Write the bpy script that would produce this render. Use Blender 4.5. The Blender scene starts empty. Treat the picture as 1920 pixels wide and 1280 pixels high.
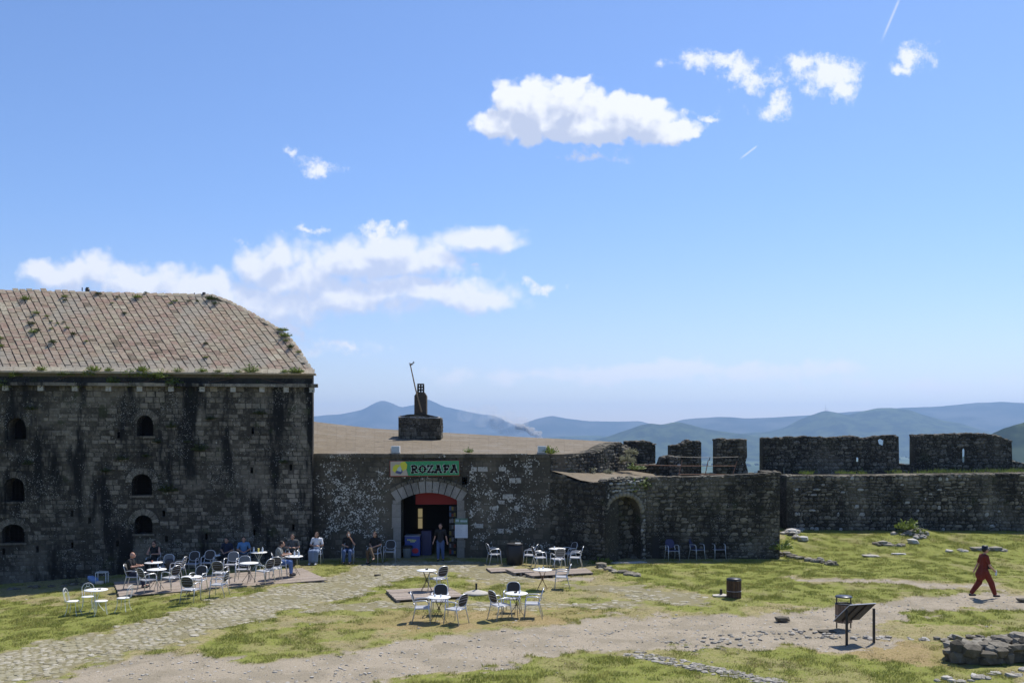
import bpy, bmesh, math, random
import numpy as np
from mathutils import Vector, Matrix
from mathutils.geometry import tessellate_polygon
R = math.radians
random.seed(7)
RNG = np.random.default_rng(7)
sc = bpy.context.scene
COL = sc.collection
# ------------------------------------------------------------------ camera, sky, sun, exposure
H = 5.6; F = 1800.0; HY = 810.0
cam = bpy.data.cameras.new('camera'); camo = bpy.data.objects.new('camera', cam); COL.objects.link(camo)
camo.location = (0, 0, H); camo.rotation_euler = (R(90), 0, 0)
cam.sensor_width = 36; cam.lens = 36*F/1920; cam.shift_y = (HY-640)/1920; cam.clip_start = .1; cam.clip_end = 60000
sc.camera = camo
SUN = Vector((.38, .50, 1.0)).normalized()
sc.view_settings.view_transform = 'Standard'; sc.view_settings.look = 'None'; sc.view_settings.gamma = 1
sc.view_settings.exposure = 0.3
sc.render.engine = 'CYCLES'
sun = bpy.data.lights.new('sun', 'SUN'); sun.energy = 5.0; sun.angle = R(.5); sun.color = (1, .955, .88)
suno = bpy.data.objects.new('sun', sun); COL.objects.link(suno); suno.rotation_euler = SUN.to_track_quat('Z', 'Y').to_euler()
W = bpy.data.worlds.new('World'); sc.world = W; W.use_nodes = True
W.cycles.sampling_method = 'MANUAL'; W.cycles.sample_map_resolution = 256

def nd(nt, typ, ins=None, **props):
    n = nt.nodes.new(typ)
    for k, v in props.items(): setattr(n, k, v)
    for k, v in (ins or {}).items():
        s = n.inputs[k]
        if isinstance(v, bpy.types.NodeSocket): nt.links.new(v, s)
        else: s.default_value = v
    return n
def mth(nt, op, a, b=0.0, c=0.0, clamp=False):
    return nd(nt, 'ShaderNodeMath', {0: a, 1: b, 2: c}, operation=op, use_clamp=clamp).outputs[0]
def sstep(nt, v, a, b):
    return nd(nt, 'ShaderNodeMapRange', {'Value': v, 'From Min': a, 'From Max': b}, interpolation_type='SMOOTHSTEP').outputs[0]
def mixc(nt, f, a, b, blend='MIX'):
    return nd(nt, 'ShaderNodeMix', {0: f, 6: a, 7: b}, data_type='RGBA', blend_type=blend).outputs[2]
def C4(c): return (c[0], c[1], c[2], 1)

def build_world():
    nt = W.node_tree; nt.nodes.clear()
    sky = nd(nt, 'ShaderNodeTexSky', sky_type='NISHITA', sun_disc=False, sun_elevation=math.asin(SUN.z),
             sun_rotation=math.atan2(SUN.x, SUN.y), altitude=100, air_density=1.0, dust_density=.35, ozone_density=2.2)
    g = bpy.data.node_groups.new('cloud_density', 'ShaderNodeTree')
    g.interface.new_socket('UV', in_out='INPUT', socket_type='NodeSocketVector')
    g.interface.new_socket('D', in_out='OUTPUT', socket_type='NodeSocketFloat')
    g.interface.new_socket('S', in_out='OUTPUT', socket_type='NodeSocketFloat')
    gi = g.nodes.new('NodeGroupInput'); go = g.nodes.new('NodeGroupOutput')
    uv = gi.outputs[0]
    w1 = nd(g, 'ShaderNodeTexNoise', noise_dimensions='2D', ins={'Vector': uv, 'Scale': 9.0, 'Detail': 6.0, 'Roughness': .6})
    wv = nd(g, 'ShaderNodeVectorMath', {0: w1.outputs['Color'], 1: (.5, .5, .5)}, operation='SUBTRACT').outputs[0]
    wv = nd(g, 'ShaderNodeVectorMath', {0: wv, 3: .035}, operation='SCALE').outputs[0]
    uw = nd(g, 'ShaderNodeVectorMath', {0: uv, 1: wv}, operation='ADD').outputs[0]
    w2 = nd(g, 'ShaderNodeTexNoise', noise_dimensions='2D', ins={'Vector': uv, 'Scale': 22.0, 'Detail': 5.0, 'Roughness': .55})
    wv2 = nd(g, 'ShaderNodeVectorMath', {0: w2.outputs['Color'], 1: (.5, .5, .5)}, operation='SUBTRACT').outputs[0]
    wv2 = nd(g, 'ShaderNodeVectorMath', {0: wv2, 3: .05}, operation='SCALE').outputs[0]
    uw2 = nd(g, 'ShaderNodeVectorMath', {0: uv, 1: wv2}, operation='ADD').outputs[0]
    def group(ells, uw):
        cur = None
        for (px, py, a, b, wt) in ells:
            c = ((px-960)/F, (HY-py)/F, 0)
            d = nd(g, 'ShaderNodeVectorMath', {0: uw, 1: c}, operation='SUBTRACT').outputs[0]
            d = nd(g, 'ShaderNodeVectorMath', {0: d, 1: (F/a, F/b, 0)}, operation='MULTIPLY').outputs[0]
            l = nd(g, 'ShaderNodeVectorMath', {0: d}, operation='LENGTH').outputs['Value']
            v = mth(g, 'MULTIPLY', mth(g, 'SUBTRACT', 1.0, l), wt)
            cur = v if cur is None else mth(g, 'SMOOTH_MAX', cur, v, .12)
        return cur
    dense = group([(948, 226, 54, 30, 1), (990, 186, 66, 54, 1), (1065, 188, 70, 50, 1), (1040, 222, 112, 42, 1), (1145, 214, 82, 44, 1), (1205, 228, 78, 42, 1), (1252, 244, 54, 26, 1), (1110, 236, 180, 32, 1)], uw)
    bank = group([(68, 505, 44, 20, 1), (120, 520, 90, 30, 1), (180, 512, 75, 36, 1), (260, 528, 110, 34, 1), (370, 545, 100, 40, 1), (330, 560, 200, 30, 1),
                  (470, 500, 42, 40, 1), (530, 488, 62, 50, 1), (560, 530, 120, 42, 1), (650, 480, 80, 34, 1), (720, 472, 110, 44, 1), (800, 488, 90, 34, 1), (700, 500, 170, 34, 1),
                  (890, 450, 88, 27, 1), (800, 545, 150, 30, 1), (880, 560, 110, 28, 1), (660, 560, 150, 40, 1), (520, 575, 150, 44, 1), (470, 600, 120, 30, .8)], uw)
    wisp = group([(715, 428, 52, 15, .9), (567, 436, 44, 14, .8), (480, 455, 30, 12, .6), (1300, 118, 44, 24, 1), (1350, 112, 55, 24, 1), (1385, 130, 52, 34, 1), (1430, 155, 55, 24, .95), (1500, 130, 55, 34, 1), (1555, 135, 70, 38, 1), (1570, 170, 55, 32, .95),
                  (1452, 205, 42, 32, 1), (1715, 100, 44, 30, 1), (1690, 130, 26, 16, .8), (1335, 222, 36, 12, .7), (1105, 290, 48, 13, .65), (550, 300, 24, 14, .7), (597, 316, 38, 18, .8), (585, 330, 20, 10, .6),
                  (655, 655, 60, 15, .65), (560, 625, 50, 14, .6), (1010, 535, 50, 12, .6), (895, 495, 25, 9, .6)], uw2)
    veil = group([(1350, 697, 330, 24, 1), (1000, 706, 220, 20, .9), (1180, 700, 260, 18, .9), (1700, 720, 260, 16, .6), (560, 655, 130, 16, .6)], uw)
    n1 = nd(g, 'ShaderNodeTexNoise', noise_dimensions='2D', ins={'Vector': uv, 'Scale': 24.0, 'Detail': 6.0, 'Roughness': .6}).outputs[0]
    vz = nd(g, 'ShaderNodeTexVoronoi', {'Vector': nd(g, 'ShaderNodeVectorMath', {0: uv, 1: nd(g, 'ShaderNodeVectorMath', {0: w2.outputs['Color'], 3: .02}, operation='SCALE').outputs[0]}, operation='ADD').outputs[0], 'Scale': 46.0, 'Detail': 1.0, 'Roughness': .6}, feature='F1', voronoi_dimensions='2D')
    puff = mth(g, 'SUBTRACT', .45, vz.outputs['Distance'])
    nn = mth(g, 'ADD', mth(g, 'MULTIPLY', mth(g, 'SUBTRACT', n1, .5), .8), mth(g, 'MULTIPLY', puff, .46)); nn = mth(g, 'ADD', nn, .06)
    n2 = nd(g, 'ShaderNodeTexNoise', noise_dimensions='2D', ins={'Vector': uv, 'Scale': 36.0, 'Detail': 7.0, 'Roughness': .68}).outputs[0]
    n2 = mth(g, 'SUBTRACT', n2, .5)
    d1 = sstep(g, mth(g, 'ADD', nn, dense), -.16, .20)
    d2 = mth(g, 'MULTIPLY', sstep(g, mth(g, 'ADD', nn, bank), -.28, .50), .90)
    d4 = mth(g, 'MULTIPLY', sstep(g, mth(g, 'MULTIPLY_ADD', n2, 2.4, wisp), -.05, .85), .95)
    d3 = mth(g, 'MULTIPLY', sstep(g, mth(g, 'MULTIPLY_ADD', n1, 2.2, veil), 1.05, 1.9), .75)
    D = mth(g, 'MAXIMUM', mth(g, 'MAXIMUM', d1, d2), mth(g, 'MAXIMUM', d3, d4))
    S = mth(g, 'MAXIMUM', mth(g, 'MAXIMUM', mth(g, 'ADD', nn, dense), mth(g, 'ADD', mth(g, 'MULTIPLY', mth(g, 'ADD', nn, bank), .85), -.05)), -.45)
    g.links.new(D, go.inputs[0]); g.links.new(S, go.inputs[1])
    tc = nd(nt, 'ShaderNodeTexCoord')
    sp = nd(nt, 'ShaderNodeSeparateXYZ', {0: tc.outputs['Generated']})
    yy = mth(nt, 'MAXIMUM', sp.outputs[1], .02)
    u = mth(nt, 'DIVIDE', sp.outputs[0], yy); v = mth(nt, 'DIVIDE', sp.outputs[2], yy)
    uv = nd(nt, 'ShaderNodeCombineXYZ', {0: u, 1: v, 2: 0.0}).outputs[0]
    up = nd(nt, 'ShaderNodeVectorMath', {0: uv, 1: (.006, .020, 0)}, operation='ADD').outputs[0]
    a = nt.nodes.new('ShaderNodeGroup'); a.node_tree = g; nt.links.new(uv, a.inputs[0])
    b = nt.nodes.new('ShaderNodeGroup'); b.node_tree = g; nt.links.new(up, b.inputs[0])
    lit = mth(nt, 'SUBTRACT', 1.0, sstep(nt, mth(nt, 'ADD', b.outputs[1], mth(nt, 'MULTIPLY', mth(nt, 'SUBTRACT', b.outputs[1], a.outputs[1]), .9)), -.55, .80))
    low = sstep(nt, v, .10, .30)
    shade = mixc(nt, low, (5.4, 6.0, 7.7, 1), (4.7, 5.3, 6.9, 1))
    bright = mixc(nt, low, (8.2, 8.3, 8.8, 1), (8.0, 8.2, 8.7, 1))
    cc = mixc(nt, lit, shade, bright)
    fwd = sstep(nt, sp.outputs[1], .02, .2)
    tint = mixc(nt, 1.0, sky.outputs[0], mixc(nt, sstep(nt, v, .0, .26), (1.06, 1.0, 1.16, 1), (.87, 1.0, 1.27, 1)), 'MULTIPLY')
    def trail(x0, y0, x1, y1, wpx, amt, base):
        a0 = ((x0-960)/F, (HY-y0)/F); a1 = ((x1-960)/F, (HY-y1)/F); L = math.hypot(a1[0]-a0[0], a1[1]-a0[1]); d = ((a1[0]-a0[0])/L, (a1[1]-a0[1])/L)
        r_ = nd(nt, 'ShaderNodeVectorMath', {0: uv, 1: (a0[0], a0[1], 0)}, operation='SUBTRACT').outputs[0]
        t_ = nd(nt, 'ShaderNodeVectorMath', {0: r_, 1: (d[0], d[1], 0)}, operation='DOT_PRODUCT').outputs['Value']; n_ = nd(nt, 'ShaderNodeVectorMath', {0: r_, 1: (-d[1], d[0], 0)}, operation='DOT_PRODUCT').outputs['Value']
        k_ = mth(nt, 'MULTIPLY', mth(nt, 'SUBTRACT', 1.0, sstep(nt, mth(nt, 'ABSOLUTE', n_), 0.0, wpx/F)), mth(nt, 'MULTIPLY', sstep(nt, t_, 0.0, L*.4), mth(nt, 'SUBTRACT', 1.0, sstep(nt, t_, L*.8, L))))
        return mixc(nt, mth(nt, 'MULTIPLY', k_, amt), base, (7.5, 7.8, 8.4, 1))
    tint = trail(1650, 85, 1690, -10, 4, .45, tint); tint = trail(1384, 301, 1422, 272, 3, .5, tint)
    out = mixc(nt, mth(nt, 'MULTIPLY', a.outputs[0], fwd), tint, cc)
    bg = nd(nt, 'ShaderNodeBackground', {'Color': out, 'Strength': .10})
    o = nt.nodes.new('ShaderNodeOutputWorld'); nt.links.new(bg.outputs[0], o.inputs[0])
build_world()

# ------------------------------------------------------------------ numbers
def vnoise_tab(seed):
    return np.random.default_rng(seed).random((256, 256))
TABS = [vnoise_tab(i) for i in range(6)]
def vnoise(x, y, k=0):
    t = TABS[k % 6]
    xi = np.floor(x).astype(int); yi = np.floor(y).astype(int); fx = x-xi; fy = y-yi
    fx = fx*fx*(3-2*fx); fy = fy*fy*(3-2*fy)
    a = t[xi % 256, yi % 256]; b = t[(xi+1) % 256, yi % 256]; c = t[xi % 256, (yi+1) % 256]; d = t[(xi+1) % 256, (yi+1) % 256]
    return (a*(1-fx)+b*fx)*(1-fy)+(c*(1-fx)+d*fx)*fy
def fbm(x, y, oct=4, k=0):
    x = np.asarray(x, float); y = np.asarray(y, float); s = 0; a = .5; t = 0
    for i in range(oct):
        s = s+a*vnoise(x*2**i+17.3*i, y*2**i+5.1*i, k+i); t += a; a *= .5
    return s/t
def ss(x, a, b):
    t = np.clip((np.asarray(x, float)-a)/(b-a), 0, 1); return t*t*(3-2*t)
def terrain(X, Y):
    X = np.asarray(X, float); Y = np.asarray(Y, float)
    z = -.065*np.maximum(0, -8.7-X)*ss(Y, 12, 30)*(1-ss(-X, 40, 70))
    z = z+.5*ss(Y, 42.5, 48.5)*ss(X, 9, 13)
    z = z+.05*(fbm(X*.35, Y*.35, 3)-.5)*2
    z = z+.35*np.exp(-(((X-11.9)/1.5)**2+((Y-47.5)/1.6)**2))+.25*np.exp(-(((X-20.6)/.6)**2+((Y-48.7)/.9)**2))
    out = np.maximum(np.maximum(np.abs(X)-62, Y-55), -Y-70)
    z = z-125*ss(out, 0, 300)
    far = ss(out, 400, 3000)
    return z+far*6*(fbm(X/900., Y/900., 3, 2)-.5)
def T(x, y): return float(terrain(np.array([x]), np.array([y]))[0])
def at(px, py, dz=0.0):
    "ground point (raised by dz) seen at photo pixel px, py"
    lo, hi = 12.0, 54.0
    f = lambda Y: (H-(py-HY)*Y/F)-(T((px-960)*Y/F, Y)+dz)
    for _ in range(40):
        m = (lo+hi)/2
        if f(m) > 0: lo = m
        else: hi = m
    Y = (lo+hi)/2; X = (px-960)*Y/F
    return Vector((X, Y, T(X, Y)+dz))
def P(px, py, Y): return Vector(((px-960)*Y/F, Y, H-(py-HY)*Y/F))
def proj(v): return (960+F*v[0]/v[1], HY+F*(H-v[2])/v[1])
def ray(px, py, p0, n):
    d = Vector(((px-960)/F, 1, -(py-HY)/F)); o = Vector((0, 0, H))
    t = (Vector(p0)-o).dot(n)/d.dot(n); return o+d*t
def inpoly(px, py, poly):
    px = np.asarray(px, float); py = np.asarray(py, float); r = np.zeros(px.shape, bool); n = len(poly)
    for i in range(n):
        x1, y1 = poly[i]; x2, y2 = poly[(i+1) % n]
        if y1 == y2: continue
        c = ((y1 > py) != (y2 > py)) & (px < (x2-x1)*(py-y1)/(y2-y1)+x1)
        r ^= c
    return r

# ------------------------------------------------------------------ object helpers
def tag(o, label=None, cat=None, group=None, kind=None):
    if label: o['label'] = label
    if cat: o['category'] = cat
    if group: o['group'] = group
    if kind: o['kind'] = kind
    return o
def empty(name, loc=(0, 0, 0), rz=0, label=None, cat=None, group=None, kind=None):
    o = bpy.data.objects.new(name, None); o.empty_display_size = .2; COL.objects.link(o)
    o.location = loc; o.rotation_euler = (0, 0, rz); return tag(o, label, cat, group, kind)
def put(name, mesh, parent=None, mat=None, world=True):
    "world: mesh is in world coordinates; else local to the parent"
    o = bpy.data.objects.new(name, mesh); COL.objects.link(o)
    if mat is not None and not mesh.materials: mesh.materials.append(mat)
    if parent is not None:
        o.parent = parent
        if world:
            p = parent; M = Matrix.Identity(4)
            while p is not None:
                M = p.matrix_basis @ M if p.parent is None else p.matrix_parent_inverse @ p.matrix_basis @ M
                p = p.parent
            # parents are built in world coordinates too, so only the root moves
            o.matrix_parent_inverse = M.inverted()
    return o
class MB:
    "collects geometry"
    def __init__(s): s.v = []; s.f = []; s.n = 0
    def add(s, vs, fs, M=None):
        if M is not None: vs = [M @ Vector(v) for v in vs]
        s.v += [tuple(v) for v in vs]; s.f += [tuple(i+s.n for i in f) for f in fs]; s.n += len(vs); return s
    def box(s, x0, x1, y0, y1, z0, z1, M=None):
        return s.add([(x0, y0, z0), (x1, y0, z0), (x1, y1, z0), (x0, y1, z0), (x0, y0, z1), (x1, y0, z1), (x1, y1, z1), (x0, y1, z1)],
                     [(3, 2, 1, 0), (4, 5, 6, 7), (0, 1, 5, 4), (1, 2, 6, 5), (2, 3, 7, 6), (3, 0, 4, 7)], M)
    def tube(s, pts, r, n=6, closed=False, M=None):
        pts = [Vector(p) for p in pts]; rr = r if isinstance(r, (list, tuple)) else [r]*len(pts); vs = []; fs = []; m = len(pts)
        up = Vector((0, 0, 1)); last = None
        for i, p in enumerate(pts):
            if closed: t = pts[(i+1) % m]-pts[i-1]
            else: t = pts[min(i+1, m-1)]-pts[max(i-1, 0)]
            t.normalize()
            a = (last if last is not None else (up if abs(t.z) < .9 else Vector((1, 0, 0))))
            a = (a-t*a.dot(t)); 
            if a.length < 1e-4: a = Vector((1, 0, 0))-t*t.x
            a.normalize(); last = a; b = t.cross(a)
            for k in range(n):
                an = 2*math.pi*k/n; vs.append(p+(a*math.cos(an)+b*math.sin(an))*rr[i])
        for i in range(m if closed else m-1):
            j = (i+1) % m
            for k in range(n): fs.append((i*n+k, i*n+(k+1) % n, j*n+(k+1) % n, j*n+k))
        if not closed: fs += [tuple(range(n))[::-1], tuple((m-1)*n+k for k in range(n))]
        return s.add(vs, fs, M)
    def lathe(s, prof, n=20, c=(0, 0, 0), M=None, sx=1, sy=1):
        vs = []; fs = []
        for r, z in prof:
            for k in range(n):
                a = 2*math.pi*k/n; vs.append((c[0]+r*math.cos(a)*sx, c[1]+r*math.sin(a)*sy, c[2]+z))
        for i in range(len(prof)-1):
            for k in range(n): fs.append((i*n+k, i*n+(k+1) % n, (i+1)*n+(k+1) % n, (i+1)*n+k))
        fs += [tuple(range(n))[::-1], tuple((len(prof)-1)*n+k for k in range(n))]
        return s.add(vs, fs, M)
    def mesh(s, name, mat=None, smooth=False):
        me = bpy.data.meshes.new(name); me.from_pydata(s.v, [], s.f); me.update()
        if smooth: me.polygons.foreach_set('use_smooth', [True]*len(me.polygons))
        if mat: me.materials.append(mat)
        return me
    def obj(s, name, mat, parent=None, world=True, smooth=False): return put(name, s.mesh(name, mat, smooth), parent, None, world)
def npmesh(name, V, Fc, mat, attrs=None, smooth=False):
    "V (n,3), Fc (m,k) int"
    me = bpy.data.meshes.new(name); V = np.asarray(V, np.float32); Fc = np.asarray(Fc, np.int32); m, k = Fc.shape
    me.vertices.add(len(V)); me.vertices.foreach_set('co', V.ravel())
    me.loops.add(m*k); me.loops.foreach_set('vertex_index', Fc.ravel())
    me.polygons.add(m); me.polygons.foreach_set('loop_start', np.arange(0, m*k, k, dtype=np.int32))
    me.polygons.foreach_set('use_smooth', np.full(m, smooth))
    for nm, (typ, arr) in (attrs or {}).items():
        a = me.attributes.new(nm, typ, 'POINT')
        a.data.foreach_set('color' if typ == 'FLOAT_COLOR' else 'value', np.asarray(arr, np.float32).ravel())
    me.update(calc_edges=True); me.materials.append(mat); return me
def copy_tree(o, parent=None):
    c = o.copy(); COL.objects.link(c)
    if parent is not None: c.parent = parent
    for ch in list(o.children): copy_tree(ch, c)
    return c

# ------------------------------------------------------------------ materials
def simple(name, col, rough=.6, metal=0.0, noise=.15, scale=8.0, bump=0.0, emit=None, spec=.4):
    m = bpy.data.materials.new(name); m.use_nodes = True; nt = m.node_tree; bs = nt.nodes['Principled BSDF']
    g = nd(nt, 'ShaderNodeNewGeometry').outputs['Position']
    n = nd(nt, 'ShaderNodeTexNoise', {'Vector': g, 'Scale': scale, 'Detail': 4.0}).outputs[0]
    c = mixc(nt, n, C4([x*(1-noise) for x in col]), C4([min(1, x*(1+noise)) for x in col]))
    nt.links.new(c, bs.inputs['Base Color']); bs.inputs['Roughness'].default_value = rough; bs.inputs['Metallic'].default_value = metal
    bs.inputs['Specular IOR Level'].default_value = spec
    if bump:
        b = nd(nt, 'ShaderNodeBump', {'Height': n, 'Strength': bump, 'Distance': .02}); nt.links.new(b.outputs[0], bs.inputs['Normal'])
    if emit: bs.inputs['Emission Color'].default_value = C4(emit[0]); bs.inputs['Emission Strength'].default_value = emit[1]
    return m
def tone_of(nt):
    a = nd(nt, 'ShaderNodeAttribute', attribute_name='tone').outputs['Fac']
    b = nd(nt, 'ShaderNodeAttribute', attribute_name='tone', attribute_type='OBJECT').outputs['Fac']
    return mth(nt, 'ADD', a, b)
def wall_mat(name, light, dark, streak=.6, lichen=.5, moss=.4, boxes=(), spotscale=6.0, tone_gain=1.0, spot_r=.2):
    m = bpy.data.materials.new(name); m.use_nodes = True; nt = m.node_tree; bs = nt.nodes['Principled BSDF']
    pos = nd(nt, 'ShaderNodeNewGeometry').outputs['Position']
    tone = tone_of(nt)
    N = lambda sc_, det=4.0, vec=pos, r=.55: nd(nt, 'ShaderNodeTexNoise', {'Vector': vec, 'Scale': sc_, 'Detail': det, 'Roughness': r}).outputs[0]
    f = mth(nt, 'ADD', mth(nt, 'MULTIPLY', tone, .85*tone_gain), mth(nt, 'MULTIPLY', mth(nt, 'SUBTRACT', N(7.0, 6.0, pos, .7), .52), 1.8), clamp=True)
    col = mixc(nt, f, C4(dark), C4(light))
    col = mixc(nt, mth(nt, 'MULTIPLY', sstep(nt, N(.42, 4.0), .50, .64), .38), col, C4(light))
    # rain streaks and soot
    sv = nd(nt, 'ShaderNodeVectorMath', {0: pos, 1: (.9, .9, .19)}, operation='MULTIPLY').outputs[0]
    st = sstep(nt, N(1.0, 5.0, sv, .62), .47, .60)
    col = mixc(nt, mth(nt, 'MULTIPLY', st, streak), col, (.017, .017, .017, 1))
    big = sstep(nt, N(.35, 3.0), .42, .66)
    col = mixc(nt, mth(nt, 'MULTIPLY', big, .45*streak), col, (.035, .034, .03, 1))
    ms = sstep(nt, N(1.3, 6.0), .60, .70)
    col = mixc(nt, mth(nt, 'MULTIPLY', ms, moss), col, (.035, .045, .018, 1))
    # pale lichen
    vn = N(7.0, 3.0)
    wv = nd(nt, 'ShaderNodeVectorMath', {0: pos, 1: nd(nt, 'ShaderNodeTexNoise', {'Vector': pos, 'Scale': 9.0}).outputs['Color']}, operation='ADD').outputs[0]
    vo = nd(nt, 'ShaderNodeTexVoronoi', {'Vector': wv, 'Scale': spotscale}, feature='F1')
    spot = mth(nt, 'SUBTRACT', 1.0, sstep(nt, vo.outputs['Distance'], spot_r, spot_r+.10))
    rnd = nd(nt, 'ShaderNodeSeparateColor', {0: vo.outputs['Color']}).outputs[0]
    area = sstep(nt, N(.7, 2.0), .50, .66)
    keep = mth(nt, 'MULTIPLY', area, .75)
    for (x0, x1, z0, z1, w) in boxes:
        sp = nd(nt, 'ShaderNodeSeparateXYZ', {0: pos})
        wob = mth(nt, 'MULTIPLY', mth(nt, 'SUBTRACT', N(1.6, 3.0), .5), 2.2)
        bx = mth(nt, 'SUBTRACT', (x1-x0)/2, mth(nt, 'ABSOLUTE', mth(nt, 'SUBTRACT', sp.outputs[0], (x0+x1)/2)))
        bz = mth(nt, 'SUBTRACT', (z1-z0)/2, mth(nt, 'ABSOLUTE', mth(nt, 'SUBTRACT', sp.outputs[2], (z0+z1)/2)))
        b = sstep(nt, mth(nt, 'ADD', mth(nt, 'MINIMUM', bx, bz), wob), -.1, .4)
        keep = mth(nt, 'MAXIMUM', keep, mth(nt, 'MULTIPLY', b, w))
    on = mth(nt, 'LESS_THAN', rnd, mth(nt, 'MULTIPLY_ADD', keep, .85, .012))
    fine = sstep(nt, N(15.0, 4.0), .37, .43)
    col = mixc(nt, mth(nt, 'MULTIPLY', mth(nt, 'GREATER_THAN', tone, 1.8), mth(nt, 'MULTIPLY', sstep(nt, N(12.0, 4.0), .36, .46), .9)), col, (.44, .43, .40, 1))
    lf = mth(nt, 'MULTIPLY', mth(nt, 'MULTIPLY', spot, on), mth(nt, 'MULTIPLY', fine, lichen))
    col = mixc(nt, lf, col, (.56, .55, .50, 1))
    vo2 = nd(nt, 'ShaderNodeTexVoronoi', {'Vector': pos, 'Scale': spotscale*3.2}, feature='F1')
    s2 = mth(nt, 'MULTIPLY', mth(nt, 'SUBTRACT', 1.0, sstep(nt, vo2.outputs['Distance'], .2, .3)), mth(nt, 'LESS_THAN', nd(nt, 'ShaderNodeSeparateColor', {0: vo2.outputs['Color']}).outputs[0], mth(nt, 'MULTIPLY_ADD', keep, .3, .07)))
    col = mixc(nt, mth(nt, 'MULTIPLY', s2, lichen), col, (.45, .45, .42, 1))
    nt.links.new(col, bs.inputs['Base Color']); bs.inputs['Roughness'].default_value = .95; bs.inputs['Specular IOR Level'].default_value = .15
    h = mth(nt, 'ADD', N(14.0, 6.0, pos, .65), mth(nt, 'MULTIPLY', N(3.0), .6))
    b = nd(nt, 'ShaderNodeBump', {'Height': h, 'Strength': .8, 'Distance': .05}); nt.links.new(b.outputs[0], bs.inputs['Normal'])
    return m
def tonemat(name, cols, rough=.9, bump=.5, scale=9.0, patch=None):
    "colour picked by tone along a ramp, broken by noise; patch=(colour, threshold)"
    m = bpy.data.materials.new(name); m.use_nodes = True; nt = m.node_tree; bs = nt.nodes['Principled BSDF']
    pos = nd(nt, 'ShaderNodeNewGeometry').outputs['Position']; tone = tone_of(nt)
    n = nd(nt, 'ShaderNodeTexNoise', {'Vector': pos, 'Scale': scale, 'Detail': 6.0, 'Roughness': .65}).outputs[0]
    f = mth(nt, 'ADD', tone, mth(nt, 'MULTIPLY', mth(nt, 'SUBTRACT', n, .5), .35), clamp=True)
    rp = nt.nodes.new('ShaderNodeValToRGB'); el = rp.color_ramp.elements
    for i, c in enumerate(cols):
        e = el[i] if i < 2 else el.new(i/(len(cols)-1))
        e.position = i/(len(cols)-1); e.color = C4(c)
    nt.links.new(f, rp.inputs[0]); col = rp.outputs[0]
    f2 = mth(nt, 'MULTIPLY_ADD', n, 1.0, .45)
    col = mixc(nt, 1.0, col, nd(nt, 'ShaderNodeCombineColor', {0: f2, 1: f2, 2: f2}).outputs[0], 'MULTIPLY')
    if patch:
        p = nd(nt, 'ShaderNodeTexNoise', {'Vector': pos, 'Scale': .55, 'Detail': 5.0, 'Roughness': .6}).outputs[0]
        col = mixc(nt, mth(nt, 'MULTIPLY', sstep(nt, p, patch[1], patch[1]+.1), .75), col, C4(patch[0]))
    nt.links.new(col, bs.inputs['Base Color']); bs.inputs['Roughness'].default_value = rough; bs.inputs['Specular IOR Level'].default_value = .2
    b = nd(nt, 'ShaderNodeBump', {'Height': n, 'Strength': bump, 'Distance': .03}); nt.links.new(b.outputs[0], bs.inputs['Normal'])
    return m

M_BARR = wall_mat('barracks_stone', (.30, .268, .215), (.056, .050, .040), streak=1.0, lichen=.8, moss=.6,
                  boxes=[(-12.6, -9.8, 1.0, 5.5, .12), (-21.5, -16, -.5, 4, .06)])
M_GATE = wall_mat('gate_stone', (.19, .166, .125), (.085, .074, .056), streak=.4, lichen=1.0, moss=.3, spotscale=3.6, spot_r=.34,
                  boxes=[(-8.4, -5.7, .9, 3.7, 1.0), (-2.0, 1.2, 1.0, 4.0, .5)])
M_RUB = wall_mat('rubble_stone', (.26, .23, .175), (.052, .046, .034), streak=.55, lichen=.7, moss=.6, boxes=[(5, 12, .6, 3.2, .12), (3, 5.2, 0, 3.4, .1)])
M_CURT = wall_mat('curtain_stone', (.30, .265, .20), (.045, .040, .030), streak=.5, lichen=.8, moss=.6, boxes=[(14, 20, .6, 3.4, .25)])
M_MER = wall_mat('merlon_stone', (.22, .195, .15), (.045, .040, .030), streak=.5, lichen=.85, moss=.4, boxes=[(15, 28, 2, 5.4, .3)])
M_NICHE = wall_mat('niche_stone', (.34, .305, .235), (.10, .088, .066), streak=.25, lichen=.6, moss=.3)
M_ARCH = wall_mat('dressed_stone', (.34, .32, .29), (.22, .205, .18), streak=.3, lichen=.2, moss=.15)
M_ROOF = tonemat('roof_sandstone', [(.20, .16, .11), (.35, .235, .175), (.39, .32, .235), (.37, .26, .195), (.41, .345, .245), (.33, .275, .195), (.38, .275, .19), (.46, .40, .29)], patch=((.35, .31, .245), .49))
M_SLAB = tonemat('roof_slab', [(.162, .132, .092), (.170, .139, .098), (.180, .148, .105)], scale=5.0, bump=.25, patch=((.19, .165, .13), .54))
M_COB = tonemat('cobble', [(.22, .195, .13), (.29, .26, .185), (.345, .315, .235), (.27, .245, .165), (.42, .39, .32)], scale=14.0, patch=((.24, .22, .135), .50))
M_ROCK = tonemat('pale_rock', [(.16, .15, .125), (.30, .28, .24), (.42, .39, .34), (.5, .48, .44)], scale=10.0, bump=.9)
M_DROCK = tonemat('lichened_rock', [(.085, .075, .056), (.18, .16, .125), (.31, .285, .23)], scale=7.0, bump=1.0)
M_WOOD = tonemat('weathered_plank', [(.25, .205, .17), (.30, .25, .205), (.35, .295, .25)], scale=12.0, bump=.3)
M_ALU = simple('brushed_aluminium', (.62, .63, .65), .35, .55, .05)
M_WHITE = simple('white_table_top', (.80, .80, .79), .35, 0, .03)
M_IRONW = simple('white_painted_iron', (.74, .74, .72), .5, 0, .06)
M_DARKP = simple('dark_woven_back', (.035, .031, .029), .6, 0, .3, 60)
M_GREYP = simple('grey_woven_back', (.15, .15, .15), .6, 0, .2, 60)
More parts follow.
